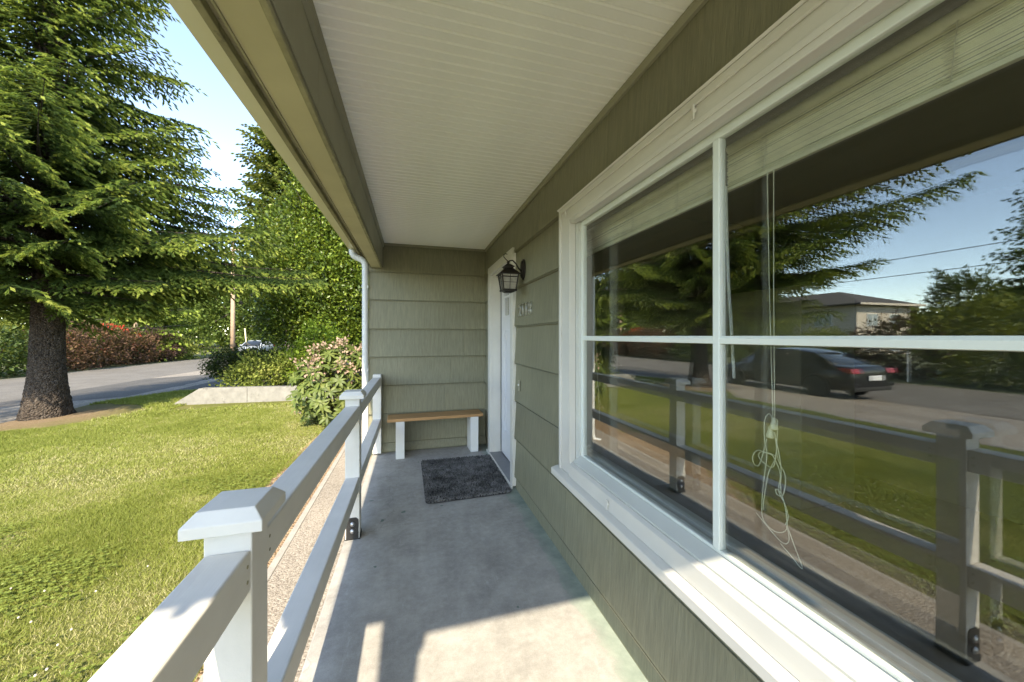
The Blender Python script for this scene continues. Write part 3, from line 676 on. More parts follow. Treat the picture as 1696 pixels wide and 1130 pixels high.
for j, L in enumerate([[(185, 150), (150, 112), (125, 160), (128, 300), (135, 420), (110, 600), (105, 800), (120, 900), (190, 945), (270, 900), (290, 800), (250, 660), (200, 640), (215, 670), (265, 650), (270, 520), (215, 420), (205, 240)],
                       [(190, 150), (215, 160), (212, 400), (180, 490), (100, 480), (75, 440), (110, 400), (200, 405), (170, 480), (150, 560), (120, 760), (105, 830)],
                       [(130, 300), (90, 490), (50, 515), (18, 470), (60, 405), (135, 400), (190, 410), (230, 520), (225, 640), (280, 720), (285, 860), (290, 960), (240, 985), (60, 870)],
                       [(285, 860), (340, 960), (385, 1090), (300, 1050), (240, 1000)], [(200, 230), (245, 450), (235, 640), (290, 780), (280, 850)]]):
    k2(MB().tube(smoothp(cpts(L, j)), .0013, 5), 'loose_cord', CORD)
for (x, z) in [(190, 170), (165, 235)]:
    p = cpts([(x, z)])[0]
    k2(MB().lathe([(.003, .016), (.006, .012), (.006, .004), (.008, 0), (.011, -.012), (.0115, -.018), (.004, -.021)], p, 10), 'acorn_tassel', CORD, 0, True)
wand = MB().tube([(1.03, .972, 1.86), (1.031, .962, 1.55), (1.033, .941, 1.21)], .005, 8)
o = k2(wand, 'tilt_wand', WHITE)

# ------------------------------------------------------------------ foliage generators
UP = np.array([0, 0, 1.])
def unit(v): return v / np.maximum(np.linalg.norm(v, axis=-1, keepdims=True), 1e-9)
def frame(d):
    a = np.where(np.abs(d[:, 2:3]) < .9, UP, np.array([1., 0, 0])); e = unit(np.cross(d, a)); return e, np.cross(d, e)
def shoots(P, D, L, r, K, g):
    """needle shoots: three crossed spindle blades (two triangles each) plus K-6 loose needles"""
    n = len(P); e1, e2 = frame(D); V = np.empty((n, K, 3, 3)); a0 = g.random(n) * 6.28
    for k in range(3):
        a = a0 + k * 1.047; pr = (np.cos(a)[:, None] * e1 + np.sin(a)[:, None] * e2) * r[:, None]; m = P + D * (L * .55)[:, None]; tip = P + D * L[:, None]
        V[:, 2 * k, 0] = P; V[:, 2 * k, 1] = m + pr; V[:, 2 * k, 2] = tip; V[:, 2 * k + 1, 0] = P; V[:, 2 * k + 1, 1] = tip; V[:, 2 * k + 1, 2] = m - pr
    for k in range(6, K):
        s = .15 + .7 * (k - 6) / max(1, K - 6); a = a0 + k * 2.4; pr = np.cos(a)[:, None] * e1 + np.sin(a)[:, None] * e2
        b = P + D * (L * s)[:, None]; wv = (r * .35)[:, None]
        V[:, k, 0] = b - D * wv; V[:, k, 1] = b + D * wv; V[:, k, 2] = b + pr * (r * 2.0)[:, None] + D * (r * 1.5)[:, None]
    F = np.arange(n * K * 3).reshape(-1, 3); return V.reshape(-1, 3), F
def diamonds(P, D, Nn, L, W, fold=.25):
    """folded leaf: two triangles over a mid rib"""
    S = unit(np.cross(D, Nn)); m = P + D * (L * .45)[:, None]; up = np.cross(S, D)
    V = np.stack([P, m + S * W[:, None] * .5 + up * (W * fold)[:, None], P + D * L[:, None], m - S * W[:, None] * .5 + up * (W * fold)[:, None]], 1).reshape(-1, 3)
    i = np.arange(len(P)) * 4; F = np.concatenate([np.stack([i, i + 1, i + 2], 1), np.stack([i, i + 2, i + 3], 1)])
    return V, F
def blob_crown(center, lobes, n, leaf, g, hollow=.55, droop=.0):
    """leaves spread through the outer shell of several lobes with clumps; returns diamonds + tint"""
    lobes = np.array(lobes, float); vol = lobes[:, 3] * lobes[:, 4] * lobes[:, 5]; pk = g.choice(len(lobes), n, p=vol ** .7 / (vol ** .7).sum())
    # clumps
    nc = max(30, n // 26); cd = unit(g.normal(size=(nc, 3))); cl = g.choice(len(lobes), nc, p=vol ** .7 / (vol ** .7).sum())
    cr = hollow + (1.06 - hollow) * g.random(nc) ** .6
    C = lobes[cl, :3] + cd * lobes[cl, 3:6] * cr[:, None]
    k = g.integers(0, nc, n); sp = np.cbrt(vol[cl[k]]) * .095 + .04
    P = C[k] + g.normal(size=(n, 3)) * sp[:, None] + np.array(center)
    out = unit(unit(cd[k] + .3 * UP) + g.normal(size=(n, 3)) * .75); out[:, 2] -= droop; out = unit(out)
    nn = unit(unit(cd[k]) * .5 + UP * .7 + g.normal(size=(n, 3)) * .55)
    L = leaf * (.55 + .9 * g.random(n)); V, F = diamonds(P, out, nn, L, L * .55)
    t = np.clip(.22 + .45 * g.random(n) + .6 * (g.random(nc)[k] - .5), 0, 1)
    return V, F, np.concatenate([t, t]), C + np.array(center)
def trunk_mesh(name, pts, rad, m, parent, n=14, rough=.0, g=None):
    """tapered trunk with uneven ribs"""
    pts = np.array(pts, float); rad = np.array(rad, float); z = np.linspace(0, 1, max(24, len(pts) * (16 if n > 40 else 6))); src = np.linspace(0, 1, len(pts))
    C = np.stack([np.interp(z, src, pts[:, i]) for i in range(3)], 1); Rr = np.interp(z, src, rad)
    a = np.linspace(0, 2 * np.pi, n, endpoint=False); aa = a[None, :] / (2 * np.pi) * 64; zz_ = z[:, None] * (C[-1, 2] - C[0, 2])
    ns = 1 + rough * ((vnoise(aa, zz_ * 1.5, .125) - .5) * 1.6 + (vnoise(aa, zz_ * 5 + 7, .5) - .5) * .8 + ((vnoise(aa, zz_ * 12 + 3, 1.0) - .5) * .7 if n > 40 else 0))
    V = np.stack([C[:, None, 0] + Rr[:, None] * ns * np.cos(a), C[:, None, 1] + Rr[:, None] * ns * np.sin(a), np.broadcast_to(C[:, None, 2], ns.shape)], 2).reshape(-1, 3)
    i = np.arange(len(z) - 1)[:, None] * n; k = np.arange(n)[None, :]
    F = np.stack([i + k, i + (k + 1) % n, i + n + (k + 1) % n, i + n + k], 2).reshape(-1, 4)
    return npmesh(name, V, F, m, parent, None, True)
def merge(parts):
    V = []; F = []; T = []; o = 0
    for v, f, t in parts: V.append(v); F.append(f + o); T.append(t); o += len(v)
    return np.concatenate(V), np.concatenate(F), np.concatenate(T)

def conifer(name, base, H, z0, prof, lab, g, m, bark, trunk_r, whorl=.33, per=5.5, bl_step=.12, sh_step=.075, K=7, sh=(.10, .16), rad=.03, droop=(-.02, -.30), tipup=.16, dens=None, az_gain=None, flare=1.6, zfine=99, kids=False, lift=None, new=.45, leafy=.0):
    root = empty(name, base, label=lab, category='tree'); B = np.array(base, float)
    zs = np.linspace(0, 1, 12); pts = [(.12 * math.sin(3 * z), .1 * math.cos(2 * z) - .1, -.15 + z * (H + .1)) for z in zs]
    rr = [trunk_r * ((1 - z) ** .8 + .02) * (1 + (flare - 1) * math.exp(-z * H / .55)) for z in zs]
    zz = np.concatenate([np.linspace(0, 2.2 / H, 12), np.linspace(2.4 / H, 1, 12)]); pts = [(.12 * math.sin(3 * z), .1 * math.cos(2 * z) - .1, -.2 + z * (H + .2)) for z in zz]
    rr = [trunk_r * ((1 - z) ** .8 + .02) * (1 + (flare - 1) * math.exp(-z * H / .55)) for z in zz]
    trunk_mesh('trunk', pts, rr, bark, root, 72 if kids else 16, .11)
    SP, SD, SL, ST, SR = [], [], [], [], []; BR = MB(); z = z0; wi = 0
    while z < H - .3:
        fr = (z - z0) / (H - z0); nbr = int(per + (g.random() < per % 1)) if z < zfine else 4
        for b in range(nbr):
            az = 2 * math.pi * (b + wi * .38) / nbr + g.normal() * .18
            L = prof(z) * (.72 + .42 * g.random()) * (az_gain(az, z) if az_gain else 1)
            if L < .25: continue
            d = dens(az, z) if dens else 1.0
            u = np.array([math.cos(az), math.sin(az), 0]); sd = np.array([-u[1], u[0], 0])
            k1, k2 = droop[0] + .42 * fr, droop[1] + .15 * fr; k1 += g.normal() * .06 + (lift(az, z) if lift else 0); wig = g.normal() * .12
            def cv(s): return np.array([0, 0, z]) + u * L * s + sd * L * wig * s * s + UP * L * (k1 * s + k2 * s * s + tipup * s ** 4)
            if L > .8: BR.tube([cv(s) for s in (0, .25, .5, .75, .97)], [.012 + .013 * L, .010 + .008 * L, .008 + .004 * L, .008, .004], 5, False)
            nst = int(L / (bl_step / max(d, .3)))
            for s in np.linspace(.12, 1.0, max(3, nst)):
                p = cv(s); tg = cv(min(s + .03, 1.03)) - cv(s - .03); tg /= np.linalg.norm(tg); hs = np.cross(tg, UP); hs /= np.linalg.norm(hs)
                for sg in ((-1, 1) if s < .985 else (0,)):
                    bl = (.16 + .21 * L * (1 - s) ** .75 + .10 * min(L, 2)) * (.65 + .6 * g.random()) * (1 if sg else .8)
                    bd = tg * (.62 + .2 * g.random()) + hs * sg * .85 + UP * (-.10 - .22 * g.random()); bd /= np.linalg.norm(bd)
                    ns = max(2, int(bl / sh_step)); q = np.linspace(.1, 1, ns); dr = -.28 * bl * q * q
                    PP = p + bd * (bl * q)[:, None] + UP * dr[:, None]
                    e = np.cross(bd, UP); e /= np.linalg.norm(e); alt = np.where(np.arange(ns) % 2 == 0, 1, -1)
                    DD = unit(bd * .75 + e * (alt * (.75 * (q < .95)))[:, None] + UP * (-.25 - .3 * q)[:, None] + g.normal(size=(ns, 3)) * .16)
                    SP.append(PP); SD.append(DD); SL.append((sh[0] + (sh[1] - sh[0]) * g.random(ns)) * (1.15 - .3 * q)); SR.append(np.full(ns, rad))
                    tip = (q > .62) * (s > .35) * new + .28 * (q > .35)
                    ST.append(np.clip(tip + g.random(ns) * .38 - .05, 0, 1))
        z += whorl * (.8 + .4 * g.random()) * (1 if z < zfine else 2); wi += 1
    P, D, L_, T, Rr = np.concatenate(SP), np.concatenate(SD), np.concatenate(SL), np.concatenate(ST), np.concatenate(SR)
    V, F = shoots(P, D, L_, Rr, K, g)
    npmesh('crown', V, F, m, root, np.repeat(T, K), kind='stuff')
    BR.build('branches', bark, root, 0, True, kind='stuff')
    return root, len(P)

SPRUCE_L = foliage('spruce_needles', (.014, .034, .015), (.105, .165, .038), ((.25, .31, .06), (.33, .37, .09)), .55, .34, .2)
g = np.random.default_rng(5)
sp_prof = lambda z: float(np.interp(z, [2.3, 3.2, 4.4, 6.0, 9.0, 13, 16], [3.3, 4.0, 3.5, 2.3, 1.6, .8, .1]))
SPW = lambda az: max(0, math.cos(az - math.atan2(-1, -.25))) ** 2
def sp_gain(az, z): return 1 + .2 * max(0, math.cos(az - .15)) ** 2 * math.exp(-((z - 3.7) / .9) ** 2) + SPW(az) * (.50 * math.exp(-((z - 4.3) / 1.1) ** 2) - .22 * (z < 3.3)) - .36 * max(0, math.cos(az - .25)) * (z < 3.05) - .24 * max(0, math.cos(az + .85)) ** 3
def sp_lift(az, z): return .16 * SPW(az) * (z < 5.5)
def sp_dens(az, z):
    c = math.cos(az - math.atan2(-.78, .62)); return (1.0 if c > -.35 else .42) * (1 if z < 9.5 else .6)
spruce, ns_ = conifer('spruce_tree', (-7.08, 9.42, -.262), 16, 2.3, sp_prof, 'huge dark spruce with bright new tips and thick trunk on the lawn', g, SPRUCE_L, BARK, .245, .265, 6.8, .105, .055, 11, (.12, .20), .019, droop=(.02, -.20), tipup=.12, new=.42, dens=sp_dens, az_gain=sp_gain, flare=1.72, zfine=11, kids=True, lift=sp_lift)
print('spruce shoots', ns_)

# ------------------------------------------------------------------ lawn grass and clover
GRASS = foliage('grass_blades', (.12, .155, .028), (.28, .315, .075), ((.42, .39, .18), (.50, .46, .26)), .6, .35, .2)
g = np.random.default_rng(3)
def grass_patch(x0, x1, y0, y1, n, h, wd):
    x = x0 + (x1 - x0) * g.random(n); y = y0 + (y1 - y0) * g.random(n)
    edge = -.85 - .42 * np.clip((y - 2.2) / 1.1, 0, 1) + .16 * (vnoise(x, y, 2.3) - .5) * (y > 2) + .07 * (vnoise(x, y, 9) - .7)
    dt = np.hypot(x + 7.08, y - 9.2); far = np.where(y > 11, -7.4 + (y - 11) * .5, -6.15 - 1.25 * np.clip((y - 7.2) / 1.5, 0, 1)) + .4 * (vnoise(y, y * 0 + 1, .9) - .5)
    keep = (x < edge) & (x > far) & (dt > .75 + 1.1 * vnoise(x, y, 1.7)) & (y < 12.55)
    keep &= ~((y > 9.0) & (x > -4.9) )
    dry = vnoise(x, y, .55) * .5 + vnoise(x, y, 2.1) * .35 + vnoise(x, y, 7) * .25 + .22 * np.exp(-((x + 1.3) / .9) ** 2) + .12 * np.exp(-((x + 3.4) / 1.6) ** 2) * (y > 3.5)
    keep &= g.random(n) > (dry - .62) * 1.4
    x, y, dry = x[keep], y[keep], dry[keep]; n = len(x)
    a = g.random(n) * 6.283; hh = h * (.55 + .8 * g.random(n)) * (1.1 - .45 * np.clip(dry, 0, 1)) * (.75 + .6 * vnoise(x, y, 3)); ln = g.normal(0, .65, (n, 2)) * hh[:, None]
    b = np.stack([x, y, gz(x) + .0], 1); d = np.stack([np.cos(a), np.sin(a), np.zeros(n)], 1) * (wd * (.7 + .6 * g.random(n)))[:, None]
    tp = b + np.stack([ln[:, 0], ln[:, 1], hh], 1)
    V = np.stack([b - d, b + d, tp], 1).reshape(-1, 3); F = np.arange(3 * n).reshape(-1, 3)
    t = np.clip(.10 + .42 * g.random(n) + .9 * np.clip(dry - .52, 0, 1) + (g.random(n) < .06 + .35 * np.clip(dry - .5, 0, 1)) * .35, 0, 1)
    return V, F, t
parts = [grass_patch(-4.2, -.8, .2, 4.6, 430000, .027, .0019), grass_patch(-7.8, -1.0, 4.6, 8.5, 260000, .032, .0034), grass_patch(-7.8, -4.2, -1, 4.6, 75000, .045, .0052), grass_patch(-8, -1.0, 8.5, 12.6, 70000, .05, .0075), grass_patch(-7.5, -.8, -6, .2, 24000, .05, .008)]
V, F, T = merge(parts)
npmesh('lawn_grass', V, F, GRASS, None, T, kind='stuff', label='short mown grass with straw coloured patches', category='grass')
# clover: three round leaflets on a low stalk, in patches
n = 24000; x = -3.6 + 2.75 * g.random(n); y = .25 + 4.2 * g.random(n)
k = (vnoise(x + 3, y, 1.4) + .35 * vnoise(x, y + 5, 5) + .42 * np.clip((3.5 - y) / 1.6, -.9, .85) + .45 * (g.random(n) - .5) > .90) & (x < -.9 - .42 * np.clip((y - 2.2) / 1.1, 0, 1) + .1 * (vnoise(x, y, 6) - .5)); x, y = x[k], y[k]; n = len(x)
CLOV = foliage('clover_leaf', (.11, .155, .028), (.26, .305, .068), None, .5, .3, .3)
Vs = []; Fs = []; Ts = []; o_ = 0; zc = gz(x) + .018 + .028 * g.random(n); a0 = g.random(n) * 6.28
for q in range(3):
    a = a0 + q * 2.094; D = unit(np.stack([np.cos(a), np.sin(a), .05 + .25 * g.random(n)], 1)); L = .009 + .007 * g.random(n)
    v, f = diamonds(np.stack([x, y, zc], 1), D, np.tile(UP, (n, 1)) + g.normal(size=(n, 3)) * .25, L, L * 1.05, .12); Vs.append((v, f, np.tile(np.clip(.3 + .4 * g.random(n), 0, 1), 2)))
V, F, T = merge(Vs); npmesh('clover', V, F, CLOV, None, T, kind='stuff', label='low clover patches in the near lawn', category='clover')
fl = MB(); r_ = random.Random(2)
FLW = mat('clover_flower', (.50, .46, .38), .8, .1)
for i in range(22):
    cx_, cy_ = -1.35 - abs(r_.gauss(0, .5)), 1.1 + r_.random() * 1.7
    fl.lathe([(.001, 0), (.005, .003), (.0055, .007), (.0035, .010), (.001, .011)], (cx_, cy_, float(gz(cx_)) + .03 + r_.random() * .03), 6)
fl.build('clover_flowers', FLW, None, 0, True, kind='stuff', label='small white clover flowers near the railing', category='flowers')

# ------------------------------------------------------------------ shrubs and trees
def shrub(name, lab, cat, base, lobes, n, leaf, m, g, hollow=.5, stems=6, group=None, flowers=None, droop=0, parts=('foliage', 'stem')):
    root = empty(name, base, label=lab, category=cat)
    if group: root['group'] = group
    V, F, T, C = blob_crown((0, 0, 0), lobes, n, leaf, g, hollow, droop)
    V[:, 2] = np.maximum(V[:, 2], .01)
    npmesh(parts[0], V, F, m, root, T, kind='stuff')
    s = MB(); zc = np.mean([l[2] for l in lobes])
    for i in range(stems):
        c = C[int(g.integers(0, len(C)))]; b = g.normal(size=2) * .06 * stems ** .3
        s.tube([(b[0], b[1], -.05), (b[0] + c[0] * .3, b[1] + c[1] * .3, c[2] * .45), (c[0] * .85, c[1] * .85, c[2] * .9)], [.012 * (1 + zc), .009 * (1 + zc), .004], 5, False)
    s.build(parts[1], BARK2, root, 0, True)
    if flowers is not None:
        fm, cnt, sz = flowers; l0 = np.array(lobes, float); kk = g.integers(0, len(l0), cnt); dd = unit(g.normal(size=(cnt, 3)) + np.array([.2, -.5, .75])); ctr = l0[kk, :3] + dd * l0[kk, 3:6] * 1.0
        P = np.repeat(ctr, 14, 0) + g.normal(size=(cnt * 14, 3)) * sz * .45; D = unit(P - np.repeat(ctr - dd * sz * .6, 14, 0)); L = np.full(len(P), sz * .75)
        v, f = diamonds(P, D, unit(g.normal(size=D.shape)), L, L * .8, .2); npmesh('blossom', v, f, fm, root, g.random(len(f)), kind='stuff')
    return root
def broadtree(name, lab, base, lobes, n, leaf, m, g, trunk_r, H, group=None, bark=None):
    root = empty(name, base, label=lab, category='tree')
    if group: root['group'] = group
    V, F, T, C = blob_crown((0, 0, 0), lobes, n, leaf, g, .5)
    npmesh('crown', V, F, m, root, T, kind='stuff')
    trunk_mesh('trunk', [(0, 0, -.2), (.05, 0, H * .25), (-.05, .08, H * .5), (0, 0, H * .8)], [trunk_r * 1.3, trunk_r, trunk_r * .7, trunk_r * .15], bark or BARK2, root, 10, .1)
    s = MB()
    for i in range(16):
        c = C[int(g.integers(0, len(C)))]; z0 = H * (.25 + .4 * g.random())
        s.tube([(0, 0, z0), (c[0] * .5, c[1] * .5, (z0 + c[2]) / 2 + .2), tuple(c)], [trunk_r * .4, trunk_r * .22, .01], 5, False)
    s.build('limbs', bark or BARK2, root, 0, True, kind='stuff')
    return root
LAUREL = foliage('laurel_leaf', (.022, .048, .009), (.13, .195, .026), ((.25, .30, .04), (.32, .32, .07)), .38, .25, .45)
LIME = foliage('lime_leaf', (.07, .14, .015), (.22, .31, .035), None, .5, .35, .3)
IVY = foliage('dull_leaf', (.07, .10, .02), (.23, .27, .06), ((.32, .31, .10), (.38, .35, .16)), .6, .3, .15)
BOX = foliage('box_leaf', (.015, .028, .009), (.065, .09, .022), None, .5, .15, .3)
BARB = foliage('barberry_leaf', (.035, .018, .013), (.125, .062, .040), ((.17, .10, .055), (.12, .125, .045)), .6, .25, .25)
PURP = foliage('purple_leaf', (.03, .014, .014), (.10, .055, .045), None, .6, .2, .25)
REDF = foliage('red_blossom', (.45, .035, .03), (.72, .10, .07), None, .6, .3, .2)
PINKF = foliage('faded_blossom', (.32, .19, .14), (.50, .36, .29), ((.44, .34, .26), (.36, .25, .16)), .7, .3, .2)
DGREEN = foliage('deep_green_leaf', (.025, .05, .012), (.085, .125, .025), None, .5, .2, .3)
FARG = foliage('far_green_leaf', (.05, .09, .018), (.16, .22, .045), None, .6, .3, .25)
YEWL = foliage('yellow_green_leaf', (.07, .09, .015), (.21, .23, .04), None, .6, .3, .25)
HEML = foliage('hemlock_needles', (.035, .065, .014), (.17, .24, .04), ((.27, .35, .06), (.34, .41, .10)), .6, .3, .2)
CEDL = foliage('cedar_needles', (.045, .07, .016), (.14, .175, .035), ((.20, .22, .05), (.22, .19, .06)), .6, .25, .25)
g = np.random.default_rng(21)

# rhododendron by the downspout: whorls of long leaves, faded pink trusses
def rhodo():
    root = empty('rhododendron', (-1.22, 6.7, -.12), label='rhododendron bush with long leaves and faded pink flowers beside the downspout', category='bush')
    nw = 330; d = unit(g.normal(size=(nw, 3)) + np.array([0, -.15, .25])); rr = .62 + .42 * g.random(nw) ** .5
    C = d * np.array([.66, .72, .70]) * rr[:, None] + np.array([0, 0, .62]); C[:, 2] = np.maximum(C[:, 2], .08)
    ax = unit(d + UP * .7 + g.normal(size=(nw, 3)) * .3); e1, e2 = frame(ax); Vs = []
    for k in range(8):
        a = k * .785 + g.random(nw) * .5; D0 = np.cos(a)[:, None] * e1 + np.sin(a)[:, None] * e2
        L = .10 + .06 * g.random(nw); W = L * .30; tilt = .25 + .5 * g.random(nw) - .45
        P = C; pts = []
        D = unit(D0 + ax * tilt[:, None]); S = unit(np.cross(D, ax)); U = np.cross(S, D)
        rows = [(0, .15, 0), (.35, .9, .05), (.65, 1, .02), (.88, .6, -.08), (1, .05, -.16)]
        rib = [P + D * (L * s)[:, None] + U * (L * q)[:, None] for s, w_, q in rows]
        vv = []
        for (s, w_, q), c in zip(rows, rib): vv += [c - S * (W * w_ / 2)[:, None] + U * (W * .12 * w_)[:, None], c, c + S * (W * w_ / 2)[:, None] + U * (W * .12 * w_)[:, None]]
        V = np.stack(vv, 1).reshape(-1, 3); F = []
        base = np.arange(nw)[:, None] * 15
        for r0 in range(4):
            for c0 in range(2): F.append(np.stack([base[:, 0] + r0 * 3 + c0, base[:, 0] + r0 * 3 + c0 + 1, base[:, 0] + r0 * 3 + c0 + 4, base[:, 0] + r0 * 3 + c0 + 3], 1))
        F = np.concatenate(F); t = np.clip(.2 + .6 * g.random(nw), 0, 1); Vs.append((V, F, np.tile(t, 8)))
    V, F, T = merge(Vs); m = foliage('rhododendron_leaf', (.035, .06, .016), (.125, .165, .04), ((.17, .19, .055), (.22, .20, .09)), .5, .22, .3)
    npmesh('foliage', V, F, m, root, T, True, kind='stuff')
    k = (C[:, 2] > .85) | (g.random(nw) < .15); c = C[k] + ax[k] * .05; k2 = g.random(len(c)) < .42; c = c[k2]; nf = len(c); P = np.repeat(c, 16, 0) + g.normal(size=(nf * 16, 3)) * .033
    D = unit(P - np.repeat(c, 16, 0) + .02 * UP); L = .035 + .03 * g.random(len(P)); v, f = diamonds(P, D, unit(g.normal(size=D.shape)), L, L * .7, .3)
    npmesh('blossom', v, f, PINKF, root, g.random(len(f)), kind='stuff')
    s = MB()
    for i in range(34):
        q = C[int(g.integers(0, nw))]; s.tube([(g.normal() * .06, g.normal() * .06, -.05), tuple(q * np.array([.35, .35, .5])), tuple(q)], [.016, .011, .004], 5, False)
    s.build('stem', BARK2, root, 0, True)
rhodo()
shrub('bed_shrub', 'low pale green leafy shrub behind the concrete retaining wall', 'shrub', (-3.85, 11.1, -.15), [(0, 0, .55, .75, .55, .5), (.8, .1, .6, .7, .5, .5), (-.2, -.3, .35, .7, .45, .38)], 5200, .075, IVY, g)
shrub('clipped_shrub', 'dark rounded clipped shrub at the edge of the driveway', 'shrub', (-5.35, 13.2, -.2), [(0, 0, .66, .72, .6, .40), (.6, .1, .66, .7, .6, .40)], 16000, .065, BOX, g, .6)
shrub('lime_shrub', 'bright lime green shrub between retaining wall and tall tree', 'shrub', (-2.85, 11.2, -.15), [(0, 0, .7, .5, .5, .75), (.35, .2, 1.3, .5, .5, .6)], 4200, .085, LIME, g)
broadtree('laurel_tree', 'tall glossy evergreen tree filling the view left of the downspout', (-2.9, 14.6, -.2), [(0, 0, 3.1, 2.2, 2.0, 2.0), (-.7, 0, 4.6, 1.7, 1.7, 1.9), (.8, .3, 5.4, 1.9, 1.8, 2.2), (-1.0, -.4, 2.2, 1.1, 1.1, 1.2), (.2, 0, 7.0, 1.5, 1.5, 1.6), (1.6, 0, 3.6, 1.8, 1.8, 2.2), (.6, -.5, 1.7, 1.6, 1.2, 1.0)], 100000, .115, LAUREL, g, .22, 7.5)
print('laurel done')
conifer('cedar_tree', (-6.4, 22.0, -.4), 19, 6.0, lambda z: 2.5 * max(.05, 1 - (z - 5) / 15) ** .6, 'tall yellow green cedar behind the glossy evergreen, tip against the sky', g, CEDL, BARK2, .28, .36, 6, .15, .11, 7, (.20, .32), .05, droop=(.12, -.25), zfine=17, new=.35)
conifer('hemlock_tree', (-20.0, 34.5, -.5), 10, .7, lambda z: 4.6 * max(.05, 1 - (z - .5) / 10) ** .8, 'bright layered hemlock with flat tiers beyond the road', g, HEML, BARK2, .22, .62, 6, .30, .20, 7, (.28, .42), .075, droop=(.03, -.10), tipup=.02, new=.5)

grp = 'shrubs along the far side of the road'
for (x, y, lab, m, lb, nn, lf) in [
    (-18.2, 21.6, 'green hedge shrub behind the spruce trunk, left edge of view', DGREEN, [(0, 0, 1.0, 1.3, 1.5, 1.1)], 3600, .16),
    (-19.8, 23.4, 'yellow green shrub peeking over the green hedge shrub', YEWL, [(0, 0, 1.6, 1.3, 1.5, 1.1)], 3000, .16),
    (-18.1, 24.9, 'rusty red barberry nearest the spruce trunk', BARB, [(0, 0, 1.1, 1.3, 1.5, 1.25)], 4600, .14),
    (-18.3, 27.4, 'rusty red barberry in the middle of the red hedge', BARB, [(0, 0, 1.2, 1.35, 1.6, 1.35)], 4600, .14),
    (-18.2, 29.9, 'rusty red barberry at the far end of the red hedge', BARB, [(0, 0, 1.0, 1.3, 1.5, 1.15)], 4200, .14),
    (-18.0, 32.6, 'purple brown shrub below the layered hemlock', PURP, [(0, 0, 1.0, 1.1, 1.3, 1.2)], 3400, .14),
    (-17.9, 34.2, 'dull green shrub at the roadside below the hemlock', IVY, [(0, 0, .9, 1.1, 1.6, 1.0)], 3200, .15)]:
    shrub('roadside_shrub', lab, 'shrub', (x, y, -.5), lb, nn, lf, m, g, group=grp)
shrub('red_rhododendron', 'rhododendron with bright red flowers behind the barberry hedge', 'shrub', (-19.6, 30.2, -.5), [(0, 0, 1.3, 1.5, 2.0, 1.25)], 4200, .16, DGREEN, g, flowers=(REDF, 90, .16))
for (x, y, lab, m, lb, nn, lf) in [
    (-18.6, 17.2, 'dark green shrub across the road seen mirrored behind the black car', DGREEN, [(0, 0, 1.2, 1.3, 1.7, 1.3)], 3200, .16),
    (-18.5, 13.2, 'pale green shrub across the road seen mirrored above the black car roof', IVY, [(0, 0, 1.0, 1.2, 1.5, 1.1)], 3200, .16),
    (-18.6, 10.4, 'purple brown shrub across the road seen mirrored beyond the car boot', PURP, [(0, 0, 1.35, 1.2, 1.5, 1.4)], 3600, .15),
    (-18.7, 8.2, 'wide yellow green shrub across the road seen mirrored right of the car', YEWL, [(0, 0, 1.6, 1.4, 1.7, 1.7), (0, -.6, .9, 1.3, 1.8, 1.2)], 5600, .15),
    (-18.7, 4.9, 'yellow green shrub at the right end of the mirrored hedge', YEWL, [(0, 0, 1.4, 1.4, 1.9, 1.5), (0, 1.0, .8, 1.3, 1.6, 1.1)], 5200, .15),
    (-20.5, 9.3, 'feathery tall shrub rising above the mirrored hedge', DGREEN, [(0, 0, 2.6, 1.2, 1.2, 1.9), (0, .3, 3.7, .7, .8, .9)], 4200, .16)]:
    shrub('roadside_shrub', lab, 'shrub', (x, y, -.5), lb, nn, lf, m, g, group=grp)
conifer('fir_tree', (-25.0, 8.2, -.5), 11, 1.2, lambda z: 2.9 * max(.05, 1 - (z - 1) / 10.5) ** .8, 'dark fir at the right edge of the window reflection', g, SPRUCE_L, BARK2, .22, .42, 6, .20, .13, 7, (.20, .30), .045, new=.2)
tg = 'trees far behind the road'
for (x, y, H, m, lab, sc_) in [
    (-15.5, 58, 13, DGREEN, 'dark tree behind the utility pole', 1), (-9.5, 50, 12, FARG, 'light green tree behind the white car', 1), (-3, 44, 12, FARG, 'light green tree glimpsed behind the glossy evergreen', 1),
    (-23, 56, 13, FARG, 'broad green tree behind the layered hemlock', 1.1), (-33, 48, 12, FARG, 'green tree behind the barberry hedge', 1.1), (-43, 46, 13, DGREEN, 'dark green tree behind the spruce trunk', 1.1), (-37, 33, 9, FARG, 'bright green tree at the left edge behind the hedge', .9)]:
    lb = [(0, 0, H * .36, 4.0, 4.0, H * .30), (2.0, 0, H * .55, 3.4, 3, H * .26), (-2, 1, H * .58, 3.2, 3, H * .28), (0, 0, H * .78, 2.6, 2.6, H * .2), (-2.6, 0, H * .25, 2.8, 3, H * .2), (2.6, 0, H * .24, 2.8, 3, H * .2)]
    lb = [tuple(v * sc_ for v in l) for l in lb]
    broadtree('background_tree', lab, (x, y, -.5), lb, 15000, .34, m, g, .3, H, tg)
FARW = foliage('far_wood_leaf', (.035, .065, .018), (.12, .165, .04), None, .6, .25, .2)
def far_wood(n, leaf):
    a = np.deg2rad(-12 + 118 * g.random(n)); r = 72 + 26 * g.random(n); hgt = (9 + 8 * vnoise(a * 9, a * 0, 1.0) + 4 * vnoise(a * 31, a * 0 + 4, 1.0)) * np.interp(a, [.75, .95], [1, .42])
    zz = g.random(n) ** .75 * hgt; P = np.stack([-np.sin(a) * r, np.cos(a) * r, zz - .5], 1)
    D = unit(g.normal(size=(n, 3))); L = leaf * (.6 + .8 * g.random(n)); v, f = diamonds(P, D, unit(g.normal(size=(n, 3)) + UP), L, L * .7); t = g.random(n)
    npmesh('far_wood', v, f, FARW, None, np.concatenate([t, t]), kind='stuff', label='distant wood beyond the road', category='wood')
far_wood(60000, .95)
